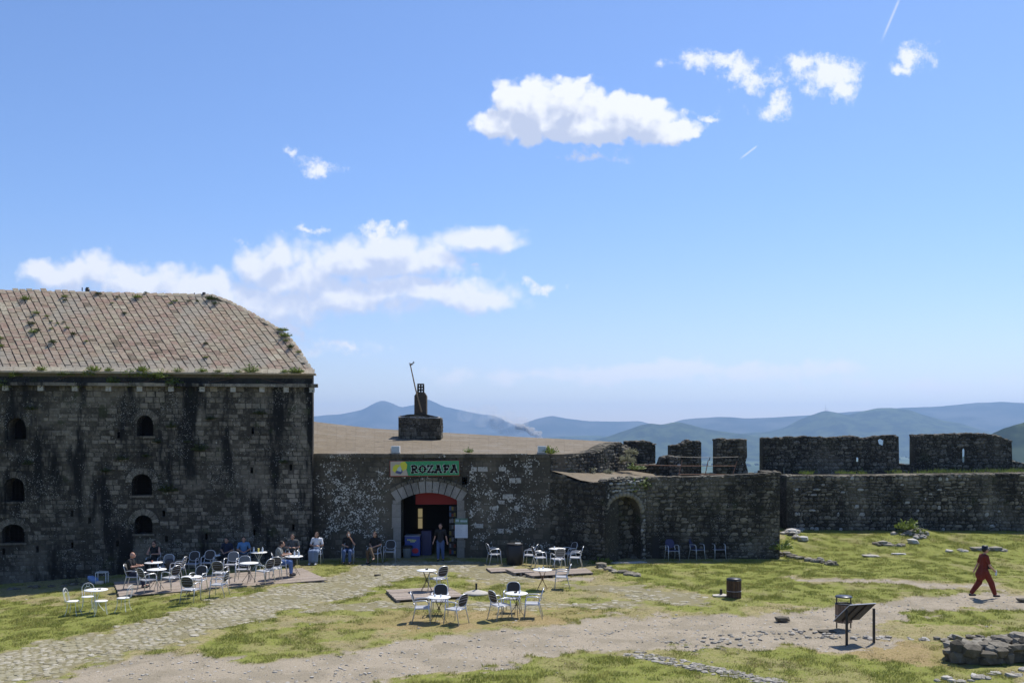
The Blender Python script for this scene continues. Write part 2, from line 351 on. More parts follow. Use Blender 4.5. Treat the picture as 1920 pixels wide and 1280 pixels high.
M_BLUEP = simple('navy_woven_back', (.035, .038, .10), .6, 0, .2, 60)
M_SEAT = simple('grey_seat', (.36, .37, .40), .5, 0, .1)
M_LEG = simple('dark_table_leg', (.06, .05, .045), .5, .4, .2)
M_GRILLE = simple('old_iron', (.035, .028, .025), .7, .2, .3, 20)
M_RUST = simple('rusty_iron', (.22, .12, .075), .8, .1, .3, 20)
M_BLACK = simple('black_paint', (.018, .018, .02), .45, 0, .2)
M_GLASS = simple('bottle_plastic', (.62, .67, .72), .2, 0, .03)
M_YEL = simple('yellow_drink', (.65, .55, .12), .3, 0, .05)
M_CONC = simple('concrete', (.42, .39, .34), .9, 0, .2, 10, .4)

# ------------------------------------------------------------------ piece system: the 300 that show largest are objects, the rest joined
def stone_variants(kind, n=8, seed=3):
    r = random.Random(seed); out = []
    for i in range(n):
        if kind == 'block':
            c = [(-.5, -.5), (.5, -.5), (.5, .5), (-.5, .5)]; j = .05; ins = .07
        else:
            c = [(-.5, -.34), (-.2, -.5), (.28, -.5), (.5, -.2), (.5, .25), (.22, .5), (-.25, .5), (-.5, .22)]; j = .09; ins = .12
        base = [(x+r.uniform(-j, j), z+r.uniform(-j, j)) for x, z in c]
        vs = [(x, 0, z) for x, z in base]+[(x*(1-2*ins)+r.uniform(-.02, .02), .8+r.uniform(-.15, .15), z*(1-2.4*ins)+r.uniform(-.02, .02)) for x, z in base]
        k = len(c); vs.append((r.uniform(-.1, .1), 1.15, r.uniform(-.1, .1)))
        fs = [(i_, (i_+1) % k, k+(i_+1) % k, k+i_) for i_ in range(k)]+[(k+i_, k+(i_+1) % k, 2*k) for i_ in range(k)]
        # outward is +y here: flip so normals look along +y
        fs = [f[::-1] for f in fs]
        out.append((vs, fs))
    return out
def rock_variants(n=8, seed=5, sub=1, rough=.22):
    r = random.Random(seed); out = []
    for i in range(n):
        bm = bmesh.new(); bmesh.ops.create_icosphere(bm, subdivisions=sub, radius=.5)
        for v in bm.verts:
            v.co *= 1+r.uniform(-rough, rough)
            for a in range(3): v.co[a] = max(-.38, min(.38, v.co[a]))*1.3
        out.append(([tuple(v.co) for v in bm.verts], [tuple(v.index for v in f.verts) for f in bm.faces])); bm.free()
    return out
VAR = {'block': stone_variants('block'), 'rubble': stone_variants('rubble', 10), 'rock': rock_variants(), 'cob': rock_variants(8, 9, 1, .12), 'tuftrock': rock_variants(6, 12, 2, .25)}
_mesh_cache = {}
def vmesh(kind, i, mat):
    k = (kind, i, mat.name)
    if k not in _mesh_cache:
        b = MB(); b.add(*VAR[kind][i]); _mesh_cache[k] = b.mesh(kind+'_piece', mat)
    return _mesh_cache[k]
def pieces(parent, name, plist, mat, plural, limit=300):
    "plist: (Matrix world, kind, tone)"
    sc_ = []
    for M, kind, tone in plist:
        p = M.translation; Y = max(p.y, 1); px, py = proj(p) if p.y > 1 else (-999, -999)
        vis = 1.0 if (-10 < px < 1930 and 0 < py < 1285) else .0001
        cs = sorted([M.col[i].to_3d().length for i in range(3)])
        sc_.append(vis*cs[2]*cs[1]/(Y*Y))
    order = sorted(range(len(plist)), key=lambda i: -sc_[i])
    inv = None
    for i in order[:limit]:
        M, kind, tone = plist[i]; vi = random.randrange(len(VAR[kind]))
        o = put(name, vmesh(kind, vi, mat), parent); o.matrix_basis = M; o['tone'] = tone
    rest = order[limit:]
    if rest:
        groups = {}
        for i in rest: groups.setdefault((plist[i][1], random.randrange(len(VAR[plist[i][1]]))), []).append(i)
        Vs = []; Fs = {}; Ts = []; n = 0
        for (kind, vi), idx in groups.items():
            vs, fs = VAR[kind][vi]; A = np.array(vs); m = len(A)
            Ms = np.array([np.array(plist[i][0]) for i in idx])
            W_ = np.einsum('kij,vj->kvi', Ms[:, :3, :3], A)+Ms[:, None, :3, 3]
            Vs.append(W_.reshape(-1, 3)); Ts.append(np.repeat([plist[i][2] for i in idx], m))
            tri = []
            for f in fs:
                for q in range(1, len(f)-1): tri.append((f[0], f[q], f[q+1]))
            tri = np.array(tri); Fs.setdefault(3, []).append((tri[None]+(n+np.arange(len(idx))*m)[:, None, None]).reshape(-1, 3)); n += len(idx)*m
        me = npmesh(plural, np.vstack(Vs), np.vstack(Fs[3]), mat, {'tone': ('FLOAT', np.concatenate(Ts))})
        o = put(plural, me, parent); o['kind'] = 'stuff'
def basis(o, x, y, z):
    M = Matrix.Identity(4)
    for i, c in enumerate((x, y, z)):
        M[0][i], M[1][i], M[2][i] = c
    M[0][3], M[1][3], M[2][3] = o
    return M

class Wall:
    "vertical wall along a plan polyline, left to right as the camera sees it; normals look at the camera"
    def __init__(s, pts):
        s.p = [Vector((x, y)) for x, y in pts]; s.L = [0.0]
        for a, b in zip(s.p, s.p[1:]): s.L.append(s.L[-1]+(b-a).length)
        s.len = s.L[-1]
    def frame(s, t):
        i = 0
        while i < len(s.p)-2 and t > s.L[i+1]: i += 1
        d = (s.p[i+1]-s.p[i]).normalized(); q = s.p[i]+d*(t-s.L[i])
        return q, d, Vector((d.y, -d.x))
    def pt(s, t, z, d=0):
        q, e, n = s.frame(t); q = q+n*d; return Vector((q.x, q.y, z))
    def hit(s, px, py):
        "wall coordinates of a photo pixel (first, planar use)"
        best = None
        for i in range(len(s.p)-1):
            d = (s.p[i+1]-s.p[i]).normalized(); n = Vector((d.y, -d.x, 0))
            h = ray(px, py, (s.p[i].x, s.p[i].y, 0), n); t = s.L[i]+(Vector((h.x, h.y))-s.p[i]).dot(d)
            if best is None or (s.L[i]-.01 <= t <= s.L[i+1]+.01): best = (t, h.z)
            if s.L[i]-.01 <= t <= s.L[i+1]+.01: break
        return best
def core_holes(w, outer, holes, thick, mat, name, parent, splay=None):
    "planar wall slab with through holes; outer and holes are lists of (t, z)"
    loops = [outer]+holes
    tri = tessellate_polygon([[Vector((a, b, 0)) for a, b in l] for l in loops])
    flat = [p for l in loops for p in l]; n = len(flat); b = MB()
    vs = [w.pt(t, z, 0) for t, z in flat]+[w.pt(t+(splay[0] if (splay and k >= len(outer)) else 0), z+(splay[1] if (splay and k >= len(outer)) else 0), -thick) for k, (t, z) in enumerate(flat)]
    fs = []
    nn = w.frame(0)[2].to_3d()
    for a in tri:
        p0, p1, p2 = vs[a[0]], vs[a[1]], vs[a[2]]
        f = a if (p1-p0).cross(p2-p0).dot(nn) > 0 else (a[0], a[2], a[1])
        fs.append(tuple(f)); fs.append((f[0]+n, f[2]+n, f[1]+n))
    k = 0
    for l in loops:
        m = len(l)
        for i in range(m): fs.append((k+i, k+(i+1) % m, n+k+(i+1) % m, n+k+i))
        k += m
    b.add(vs, fs); return b.obj(name, mat, parent)
def core_strip(w, zb, zt, thick, mat, name, parent, step=.5):
    ts = sorted(set([x for x in w.L]+[i*step for i in range(int(w.len/step)+1)])); b = MB(); vs = []
    for t in ts:
        for d in (0, -thick):
            for z in (zb(t), zt(t)): vs.append(w.pt(t, z, d))
    fs = []
    for i in range(len(ts)-1):
        a = i*4; c = a+4
        fs += [(a, c, c+1, a+1), (a+2, a+3, c+3, c+2), (a+1, c+1, c+3, a+3), (a, a+2, c+2, c)]
    fs += [(0, 1, 3, 2), (len(ts)*4-4, len(ts)*4-2, len(ts)*4-1, len(ts)*4-3)]
    b.add(vs, fs); return b.obj(name, mat, parent)
def arch_pts(cx, zb, w, zs, rise, n=8):
    "closed outline of an arched opening"
    h = w/2; pts = [(cx-h, zb), (cx+h, zb)]
    for i in range(n+1):
        a = math.pi*i/n; pts.append((cx+h*math.cos(a), zs+rise*math.sin(a)))
    return pts
def lay(w, zb, zt, ch, wr, kind, mask=None, proud=(.03, .07), t0=0, t1=None, seed=1, tonef=None, gap=.012):
    r = random.Random(seed); out = []; t1 = w.len if t1 is None else t1
    z = min(zb(t0), zb(t1), zb((t0+t1)/2))
    zmax = max(zt(t0+(t1-t0)*i/20) for i in range(21))
    ctone = {}
    while z < zmax:
        h = r.uniform(*ch); t = t0-r.uniform(0, wr[0])
        while t < t1:
            ww = r.uniform(*wr); a = max(t, t0); b = min(t+ww, t1); t += ww
            if b-a < .07: continue
            c = (a+b)/2; top = zt(c); bot = zb(c)
            za = max(z, bot-.05); zz = min(z+h, top)
            if zz-za < .05: continue
            dz = 0
            if kind == 'rubble': dz = r.uniform(-.03, .03)
            cz = (za+zz)/2
            if mask and not all(mask(q, y) for q in (a+.02, a*.75+b*.25, c, a*.25+b*.75, b-.02) for y in (za+.02, cz, zz-.02)): continue
            q, e, n = w.frame(c); pr = r.uniform(*proud)
            sx = (b-a-gap)*(r.uniform(.92, 1.06) if kind == 'rubble' else 1); sz = (zz-za-gap)*(r.uniform(.88, 1.1) if kind == 'rubble' else 1)
            tone = r.random()**1.3
            if kind == 'rubble' and r.random() < .1: tone = 1.25
            if tonef: tone = tonef(c, cz, tone)
            ex = e.to_3d()*sx; ez = Vector((0, 0, sz))
            if kind == 'rubble':
                an = r.uniform(-.1, .1); ex, ez = (e.to_3d()*math.cos(an)+Vector((0, 0, math.sin(an))))*sx, (Vector((0, 0, math.cos(an)))-e.to_3d()*math.sin(an))*sz
            out.append((basis(Vector((q.x, q.y, cz+dz))-n.to_3d()*.01, ex, n.to_3d()*pr, ez), kind, tone))
        z += h
    return out
def topstones(w, zt, width, seed, size=(.18, .38), hh=(.10, .2), t0=0, t1=None, dens=1.0, tone=(.3, 1.0)):
    r = random.Random(seed); out = []; t1 = w.len if t1 is None else t1; t = t0
    while t < t1:
        s = r.uniform(*size); d = -.08
        while d > -width:
            if r.random() < dens:
                q = w.pt(min(t+s/2, t1), zt(min(t+s/2, t1))+r.uniform(-.05, .03), d-.05+r.uniform(-.04, .04))
                a = r.uniform(0, 6.28)
                out.append((Matrix.Translation(q) @ Matrix.Rotation(a, 4, 'Z') @ Matrix.Diagonal((s*1.1, s*r.uniform(.8, 1.1), r.uniform(*hh), 1)), 'rock', r.uniform(*tone)))
            d -= r.uniform(.25, .4)
        t += s*.9
    return out
def lin(pts):
    xs = [p[0] for p in pts]; ys = [p[1] for p in pts]
    return lambda t: float(np.interp(t, xs, ys))
print('helpers ok')
# ------------------------------------------------------------------ ground zones, traced on the ground
COBBLE = [[(-80, 1250), (0, 1226), (150, 1195), (300, 1155), (430, 1120), (530, 1096), (615, 1083), (660, 1062), (740, 1052), (900, 1050), (960, 1068), (1010, 1092), (960, 1094), (900, 1088), (850, 1074), (790, 1078),
           (740, 1090), (700, 1108), (640, 1122), (585, 1135), (500, 1158), (350, 1196), (270, 1218), (190, 1238), (100, 1262), (20, 1285), (-80, 1310)],
          [(565, 1140), (700, 1128), (770, 1130), (770, 1140), (690, 1143), (600, 1152)], [(860, 1132), (980, 1128), (1120, 1128), (1230, 1126), (1180, 1140), (1050, 1142), (900, 1143)],
          [(1060, 1092), (1200, 1096), (1290, 1108), (1350, 1122), (1330, 1136), (1230, 1130), (1120, 1108), (1050, 1103)]]
GRAVEL = [[(0, 1300), (120, 1262), (210, 1240), (300, 1226), (375, 1228), (480, 1240), (640, 1228), (720, 1208), (800, 1192), (900, 1184), (1010, 1172), (1130, 1155), (1250, 1152), (1400, 1150), (1500, 1140), (1620, 1128), (1790, 1114), (1960, 1106),
           (1960, 1140), (1800, 1146), (1690, 1158), (1640, 1180), (1700, 1208), (1560, 1216), (1440, 1212), (1300, 1216), (1180, 1216), (1060, 1228), (960, 1244), (830, 1258), (700, 1285), (640, 1300)],
          [(1480, 1082), (1600, 1082), (1760, 1092), (1880, 1092), (1880, 1100), (1720, 1100), (1600, 1090), (1480, 1088)],
          [(960, 1072), (1110, 1080), (1060, 1088), (990, 1084)]]
GREEN = [[(-80, 1122), (120, 1135), (240, 1122), (420, 1112), (540, 1092), (430, 1118), (290, 1155), (150, 1192), (-80, 1238)],
         [(355, 1222), (400, 1195), (520, 1180), (640, 1160), (700, 1160), (620, 1195), (560, 1212), (640, 1222), (560, 1240), (420, 1244)], [(700, 1196), (800, 1196), (795, 1208), (700, 1210)], [(735, 1085), (790, 1080), (860, 1080), (900, 1100), (740, 1106), (640, 1136), (680, 1112)],
         [(640, 1300), (800, 1270), (930, 1245), (1080, 1232), (1180, 1226), (1320, 1262), (1420, 1290), (1420, 1320), (640, 1320)],
         [(1290, 1222), (1400, 1214), (1540, 1220), (1640, 1236), (1760, 1248), (1850, 1262), (1850, 1320), (1540, 1300), (1420, 1260)],
         [(1130, 1060), (1460, 1046), (1470, 960), (2000, 960), (2000, 1088), (1880, 1090), (1700, 1084), (1480, 1078), (1500, 1094), (1620, 1098), (1780, 1104), (1640, 1120), (1480, 1132), (1390, 1130), (1330, 1112), (1240, 1094), (1150, 1084)],
         [(1640, 1150), (1760, 1150), (1920, 1146), (1980, 1146), (1980, 1180), (1820, 1172), (1700, 1165)], [(1230, 1130), (1330, 1128), (1340, 1142), (1250, 1146)], [(870, 1104), (1000, 1106), (980, 1126), (880, 1124)]]
ORANGE = [[(1570, 1212), (1640, 1200), (1780, 1208), (1800, 1240), (1700, 1246), (1580, 1228)], [(730, 1148), (1040, 1145), (1180, 1146), (1010, 1168), (760, 1182), (560, 1180)]]
def zones(X, Y):
    "green, gravel, cobble, orange weights"
    X = np.asarray(X, float); Y = np.asarray(Y, float)
    Z = terrain(X, Y)
    wx = X+(fbm(X*1.3, Y*1.3, 4, 1)-.5)*1.5+(fbm(X*6, Y*6, 3, 3)-.5)*.7; wy = Y+(fbm(X*1.1+50, Y*1.1+9, 4, 2)-.5)*2.4+(fbm(X*5+20, Y*5, 3, 4)-.5)*1.0
    Ys = np.maximum(wy, 3); px = 960+F*wx/Ys; py = HY+F*(H-Z)/Ys
    def m(polys):
        r = np.zeros(X.shape, bool)
        for p in polys: r |= inpoly(px, py, p)
        return r & (Y > 15) & (Y < 56)
    near = (Y < 20.5)|(np.abs(X) > .70*np.maximum(Y, 1)+6)|(Y > 52)
    g = m(GREEN).astype(float); gv = m(GRAVEL).astype(float); cb = m(COBBLE).astype(float); og = m(ORANGE).astype(float)
    gen = ss(fbm(X*.5, Y*.5, 4, 1), .42, .6)
    g = np.where(near & (gv+cb == 0), gen, g)
    # patchy: mixed meadow elsewhere, bald spots inside the green
    n = fbm(X*.9+3, Y*.6, 5, 3)
    g = np.clip(np.where(g > .5, 1-.5*ss(n, .57, .72), .12+.7*ss(n, .47, .60)), 0, 1)
    g = np.clip(g*(1-.55*og), 0, 1)*(1-gv)*(1-cb*.75)
    return g, gv, cb, og

def ground_mat():
    m = bpy.data.materials.new('ground'); m.use_nodes = True; nt = m.node_tree; bs = nt.nodes['Principled BSDF']
    pos = nd(nt, 'ShaderNodeNewGeometry').outputs['Position']
    z = nd(nt, 'ShaderNodeSeparateColor', {0: nd(nt, 'ShaderNodeAttribute', attribute_name='zone').outputs['Color']})
    al = nd(nt, 'ShaderNodeAttribute', attribute_name='zone').outputs['Alpha']
    N = lambda s, d=5.0, r=.6, o=0: nd(nt, 'ShaderNodeTexNoise', {'Vector': pos, 'Scale': s, 'Detail': d, 'Roughness': r, 'Distortion': .2}).outputs[0]
    n3 = N(3.0); n20 = N(22.0, 4.0); n1 = N(.8); n60 = N(70.0, 3.0)
    n8 = N(8.0, 6.0, .7)
    dry = mixc(nt, sstep(nt, n3, .35, .65), (.27, .225, .11, 1), (.235, .22, .085, 1))
    dry = mixc(nt, sstep(nt, n20, .42, .60), dry, (.33, .27, .155, 1))
    dry = mixc(nt, sstep(nt, n8, .52, .60), dry, (.13, .125, .05, 1))
    dry = mixc(nt, mth(nt, 'MULTIPLY', sstep(nt, n1, .5, .62), .5), dry, (.23, .195, .13, 1))
    orange = mixc(nt, sstep(nt, n20, .4, .6), (.22, .155, .07, 1), (.34, .24, .125, 1))
    dry = mixc(nt, mth(nt, 'MULTIPLY', al, .6), dry, orange)
    green = mixc(nt, sstep(nt, n3, .3, .7), (.15, .185, .03, 1), (.22, .24, .048, 1))
    green = mixc(nt, sstep(nt, n20, .4, .65), green, (.20, .19, .07, 1))
    grav = mixc(nt, n3, (.268, .224, .155, 1), (.33, .28, .20, 1))
    grav = mixc(nt, sstep(nt, n60, .46, .60), grav, (.36, .315, .26, 1))
    grav = mixc(nt, mth(nt, 'MULTIPLY', sstep(nt, n1, .44, .6), .5), grav, (.20, .175, .125, 1))
    grav = mixc(nt, sstep(nt, n20, .56, .68), grav, (.16, .135, .10, 1))
    cob = mixc(nt, n20, (.17, .15, .085, 1), (.25, .225, .135, 1))
    c = mixc(nt, z.outputs[0], dry, green); c = mixc(nt, z.outputs[1], c, grav); c = mixc(nt, z.outputs[2], c, cob)
    # far land: fields, scrub, woods
    cam_d = nd(nt, 'ShaderNodeVectorMath', {0: pos}, operation='LENGTH').outputs['Value']
    vo = nd(nt, 'ShaderNodeTexVoronoi', {'Vector': nd(nt, 'ShaderNodeVectorMath', {0: pos, 1: (.004, .0022, 0)}, operation='MULTIPLY').outputs[0], 'Scale': 1.0})
    fr = nd(nt, 'ShaderNodeSeparateColor', {0: vo.outputs['Color']}).outputs[0]
    field = mixc(nt, fr, (.05, .085, .03, 1), (.13, .15, .07, 1))
    wood = sstep(nt, nd(nt, 'ShaderNodeTexNoise', {'Vector': pos, 'Scale': .0035, 'Detail': 6.0}).outputs[0], .5, .56)
    field = mixc(nt, mth(nt, 'MULTIPLY', wood, .8), field, (.025, .045, .02, 1))
    c = mixc(nt, sstep(nt, cam_d, 90, 240), c, field)
    nt.links.new(c, bs.inputs['Base Color']); bs.inputs['Roughness'].default_value = 1; bs.inputs['Specular IOR Level'].default_value = .1
    h = mth(nt, 'ADD', n20, mth(nt, 'MULTIPLY', n60, .6))
    b = nd(nt, 'ShaderNodeBump', {'Height': h, 'Strength': .7, 'Distance': .03}); nt.links.new(b.outputs[0], bs.inputs['Normal'])
    return m
def build_ground():
    xs = np.concatenate([-np.geomspace(30000, 30, 34), np.arange(-26, 26.01, .13), np.geomspace(30, 30000, 34)])
    ys = np.concatenate([-np.geomspace(20000, 20, 16), np.arange(-10, 19, 2.5), np.arange(19.4, 54, .13), np.arange(54.5, 70, 1.0), np.geomspace(75, 32000, 60)])
    X, Y = np.meshgrid(xs, ys, indexing='ij'); Z = terrain(X, Y)
    g, gv, cb, og = zones(X, Y)
    # path slightly worn in, fine unevenness
    det = (np.abs(X) < 27) & (Y > 19) & (Y < 54)
    Z = Z+det*((fbm(X*4, Y*4, 3, 2)-.5)*.05*(1-.5*cb)-.03*gv)
    nx, ny = X.shape; idx = np.arange(nx*ny).reshape(nx, ny)
    q = np.stack([idx[:-1, :-1], idx[1:, :-1], idx[1:, 1:], idx[:-1, 1:]], -1).reshape(-1, 4)
    V = np.stack([X, Y, Z], -1).reshape(-1, 3); A = np.stack([g, gv, cb, og], -1).reshape(-1, 4)
    mat = ground_mat(); fg = gv.ravel()[q].mean(1) > .5; fc = (cb.ravel()[q].mean(1) > .5) & ~fg; out = []
    for nm, sel in (('ground', ~fg & ~fc), ('gravel_path', fg), ('cobbled_path', fc)):
        qq = q[sel]; u, inv = np.unique(qq, return_inverse=True)
        out.append(tag(put(nm, npmesh(nm, V[u], inv.reshape(-1, 4), mat, {'zone': ('FLOAT_COLOR', A[u])}, True)), kind='structure'))
    return out
GROUND, GRAVEL_PATH, COBBLED_PATH = build_ground()

def grass_mat():
    m = bpy.data.materials.new('grass_blades'); m.use_nodes = True; nt = m.node_tree; bs = nt.nodes['Principled BSDF']
    pos = nd(nt, 'ShaderNodeNewGeometry').outputs['Position']
    a = nd(nt, 'ShaderNodeSeparateColor', {0: nd(nt, 'ShaderNodeAttribute', attribute_name='blade').outputs['Color']})
    n = nd(nt, 'ShaderNodeTexNoise', {'Vector': pos, 'Scale': 1.6, 'Detail': 4.0}).outputs[0]
    gr = mixc(nt, a.outputs[1], (.12, .165, .022, 1), (.27, .30, .06, 1))
    gr = mixc(nt, sstep(nt, n, .42, .68), gr, (.30, .295, .075, 1))
    dr = mixc(nt, a.outputs[1], (.27, .215, .095, 1), (.46, .37, .2, 1))
    c = mixc(nt, a.outputs[0], dr, gr)
    nt.links.new(c, bs.inputs['Base Color']); bs.inputs['Roughness'].default_value = .7; bs.inputs['Specular IOR Level'].default_value = .25
    t = nd(nt, 'ShaderNodeBsdfTranslucent', {'Color': c}); mx = nd(nt, 'ShaderNodeMixShader', {0: .3, 1: bs.outputs[0], 2: t.outputs[0]})
    nt.links.new(mx.outputs[0], nt.nodes['Material Output'].inputs[0])
    return m
M_GRASS = grass_mat()
def build_grass(n=1250000):
    r = np.random.default_rng(11)
    Y = 20+ (r.random(n)**.85)*31; X = (r.random(n)*2-1)*(.57*Y+2.0)
    g, gv, cb, og = zones(X, Y)
    dens = np.clip(.34+.66*g, 0, 1)*(1-.96*gv)*(1-.72*cb)
    clump = fbm(X*2.2, Y*2.2, 3, 4)
    keep = r.random(n) < dens*(.35+1.3*ss(clump, .35, .65))
    # nothing under walls
    wallY = np.where(X < -8.8, 42.2+.1395*(X+8.8), np.where(X < 1.7, 42.9, np.where(X < 12.1, 42.2, 49.8)))
    keep &= Y < wallY
    X = X[keep]; Y = Y[keep]; g = g[keep]; cl = clump[keep]; n = len(X)
    Z = terrain(X, Y)-.01
    isg = (r.random(n) < np.clip(g*1.0+.16, 0, 1))*1.0
    h = (.018+.042*r.random(n)**1.5)*(.45+.9*g)*(.6+1.0*ss(cl, .4, .7)); w = .005+.007*r.random(n)
    a = r.random(n)*6.283; la = r.random(n)*6.283; ln = h*(.3+.8*r.random(n))
    dx = np.cos(a)*w; dy = np.sin(a)*w
    V = np.stack([np.stack([X-dx, Y-dy, Z], -1), np.stack([X+dx, Y+dy, Z], -1), np.stack([X+np.cos(la)*ln, Y+np.sin(la)*ln, Z+h], -1)], 1).reshape(-1, 3)
    Fc = np.arange(n*3).reshape(-1, 3)
    col = np.repeat(np.stack([isg*(.7+.3*r.random(n)), r.random(n), 0*X, 1+0*X], -1), 3, axis=0)
    o = put('grass', npmesh('grass', V, Fc, M_GRASS, {'blade': ('FLOAT_COLOR', col)}))
    return tag(o, 'short green and dry yellow grass covering the castle yard', 'grass', kind='stuff')
build_grass()

def rock_M(p, sx, sy, sz, rz, tilt=0):
    return Matrix.Translation(p) @ Matrix.Rotation(rz, 4, 'Z') @ Matrix.Rotation(tilt, 4, 'X') @ Matrix.Diagonal((sx, sy, sz, 1))
def build_cobbles():
    r = np.random.default_rng(21); path = COBBLED_PATH
    pl = []; gx = np.arange(-24, 14, .215); gy = np.arange(20, 43, .205)
    X, Y = np.meshgrid(gx, gy); X = X+(np.arange(len(gy)) % 2)[:, None]*.1; X = (X+r.uniform(-.06, .06, X.shape)).ravel(); Y = (Y+r.uniform(-.05, .05, Y.shape)).ravel()
    g, gv, cb, og = zones(X, Y); ok = (cb > .5) & (r.random(len(X)) < np.where(X > 2.3, .38, .85)*(.25+1.2*ss(fbm(X*.8, Y*.8, 3, 5), .33, .52))) & (Y < np.where(X < -8.8, 42+.14*(X+8.8), 42.6)); X = X[ok]; Y = Y[ok]; Z = terrain(X, Y)
    for x, y, z in zip(X, Y, Z):
        s = r.uniform(.16, .27); pl.append((rock_M((x, y, z-.012), s, s*r.uniform(.65, 1), r.uniform(.035, .075), r.uniform(0, 6.28)), 'cob', float(r.random())))
    pieces(path, 'cobblestone', pl, M_COB, 'cobblestones')
    # scattered pebbles on the gravel
    n = 42000; Y = 20+r.random(n)*26; X = (r.random(n)*2-1)*(.54*Y); g, gv, cb, og = zones(X, Y)
    ok = r.random(n) < gv*.75+.05*(1-gv)*(1-g); X = X[ok]; Y = Y[ok]; Z = terrain(X, Y)-.03*gv[ok]; pl = []
    root = GRAVEL_PATH
    for x, y, z in zip(X, Y, Z):
        s = .018+.085*r.random()**6; pl.append((rock_M((x, y, z), s, s*r.uniform(.6, 1), s*.5, r.uniform(0, 6.28)), 'rock', float(.3+.6*r.random())))
    pieces(root, 'pebble', pl, M_ROCK, 'pebbles', 0)
build_cobbles()

# ------------------------------------------------------------------ far land: mountains, hills
def hill_mat(name, a, b, scale):
    m = bpy.data.materials.new(name); m.use_nodes = True; nt = m.node_tree; bs = nt.nodes['Principled BSDF']
    pos = nd(nt, 'ShaderNodeNewGeometry').outputs['Position']
    n = nd(nt, 'ShaderNodeTexNoise', {'Vector': pos, 'Scale': scale, 'Detail': 9.0, 'Roughness': .65}).outputs[0]
    nt.links.new(mixc(nt, sstep(nt, n, .4, .6), C4(a), C4(b)), bs.inputs['Base Color']); bs.inputs['Roughness'].default_value = 1
    bs.inputs['Specular IOR Level'].default_value = 0
    return m
M_HILL = hill_mat('hill_scrub', (.016, .028, .010), (.062, .082, .03), .012)
M_FARH = hill_mat('mountain_slope', (.03, .04, .03), (.08, .085, .07), .003)
def ridge(name, D, prof, depth, mat, seed, rough=.05, zb=-125, nx=170, ny=33):
    xs = np.array([p[0] for p in prof], float); ys = np.array([p[1] for p in prof], float)
    px = np.linspace(xs[0], xs[-1], nx); py = np.interp(px, xs, ys)
    k = np.array([1, 2, 3, 2, 1])/9.; py = np.convolve(np.pad(py, 2, mode='edge'), k, 'valid')
    X0 = (px-960)*D/F; top = H-(py-HY)*D/F
    v = np.linspace(-1, 1, ny); Vv = []
    amp = (top.max()-zb)*rough
    for i, (x, t) in enumerate(zip(X0, top)):
        for q in v:
            y = D+q*depth
            prof_ = (1-abs(q))**1.05
            n = (fbm(np.array([x/depth*2.2]), np.array([q*2.2+seed]), 5, seed)[0]-.5)
            z = zb-3+(t-zb+3)*prof_+n*amp*2.2*min(1, abs(q)*5)*(prof_**.5)+(fbm(np.array([x/depth*14]), np.array([q*9]), 3, seed)[0]-.5)*amp*.25
            Vv.append((x+q*n*depth*.1, y, z))
    idx = np.arange(nx*ny).reshape(nx, ny); qd = np.stack([idx[:-1, :-1], idx[1:, :-1], idx[1:, 1:], idx[:-1, 1:]], -1).reshape(-1, 4)
    return tag(put(name, npmesh(name, Vv, qd, mat, None, True)), kind='structure')
ridge('mountain', 9500, [(380, 830), (470, 800), (560, 782), (640, 776), (680, 768), (700, 756), (716, 750), (732, 754), (752, 764), (780, 758), (800, 747), (812, 752), (832, 762), (862, 768), (900, 776), (925, 778), (960, 794), (1010, 815), (1050, 830)], 1500, M_FARH, 3, .05)
ridge('mountain', 8600, [(860, 830), (940, 806), (985, 792), (1010, 784), (1036, 779), (1060, 784), (1100, 789), (1150, 790), (1200, 789), (1260, 806), (1320, 830)], 1100, M_FARH, 5, .04)
ridge('mountain', 7600, [(1190, 830), (1240, 800), (1275, 787), (1300, 784), (1360, 781), (1400, 784), (1450, 782), (1520, 778), (1600, 771), (1640, 770), (1690, 764), (1760, 762), (1830, 755), (1880, 753), (1930, 756), (2010, 765), (2100, 800), (2150, 830)], 1600, M_FARH, 8, .05)
ridge('hill', 5000, [(1085, 832), (1140, 818), (1175, 806), (1200, 797), (1220, 793), (1240, 796), (1258, 792), (1272, 791), (1290, 795), (1320, 803), (1350, 808), (1380, 812), (1440, 820), (1480, 832)], 560, M_HILL, 2, .05)
ridge('hill', 5900, [(1330, 832), (1390, 812), (1440, 809), (1470, 802), (1500, 786), (1530, 775), (1548, 769), (1566, 773), (1590, 778), (1620, 770), (1645, 765), (1670, 764), (1700, 767), (1730, 777), (1770, 788), (1800, 793), (1840, 806), (1880, 815), (1940, 832)], 900, M_HILL, 4, .06)
ridge('hill', 1700, [(1780, 870), (1820, 848), (1850, 822), (1862, 812), (1880, 804), (1905, 795), (1930, 789), (1980, 780), (2060, 800), (2150, 870)], 260, M_HILL, 6, .06)
ridge('hill', 6800, [(950, 826), (1050, 818), (1120, 816), (1180, 822), (1260, 824), (1400, 820), (1480, 826)], 500, M_HILL, 9, .06)
def mast(px, py, D, h, label):
    p = P(px, py+2, D); b = MB(); b.tube([p, p+Vector((0, 0, h))], [1.6, .7], 4)
    m = b.obj('radio_mast', M_CONC); tag(m, label, 'mast', 'radio masts on the pointed hill')
mast(1548, 771, 5900, 46, 'taller thin radio mast on the pointed hilltop, the left of two')
mast(1551, 771, 5900, 26, 'shorter thin radio mast on the pointed hilltop, the right of two')
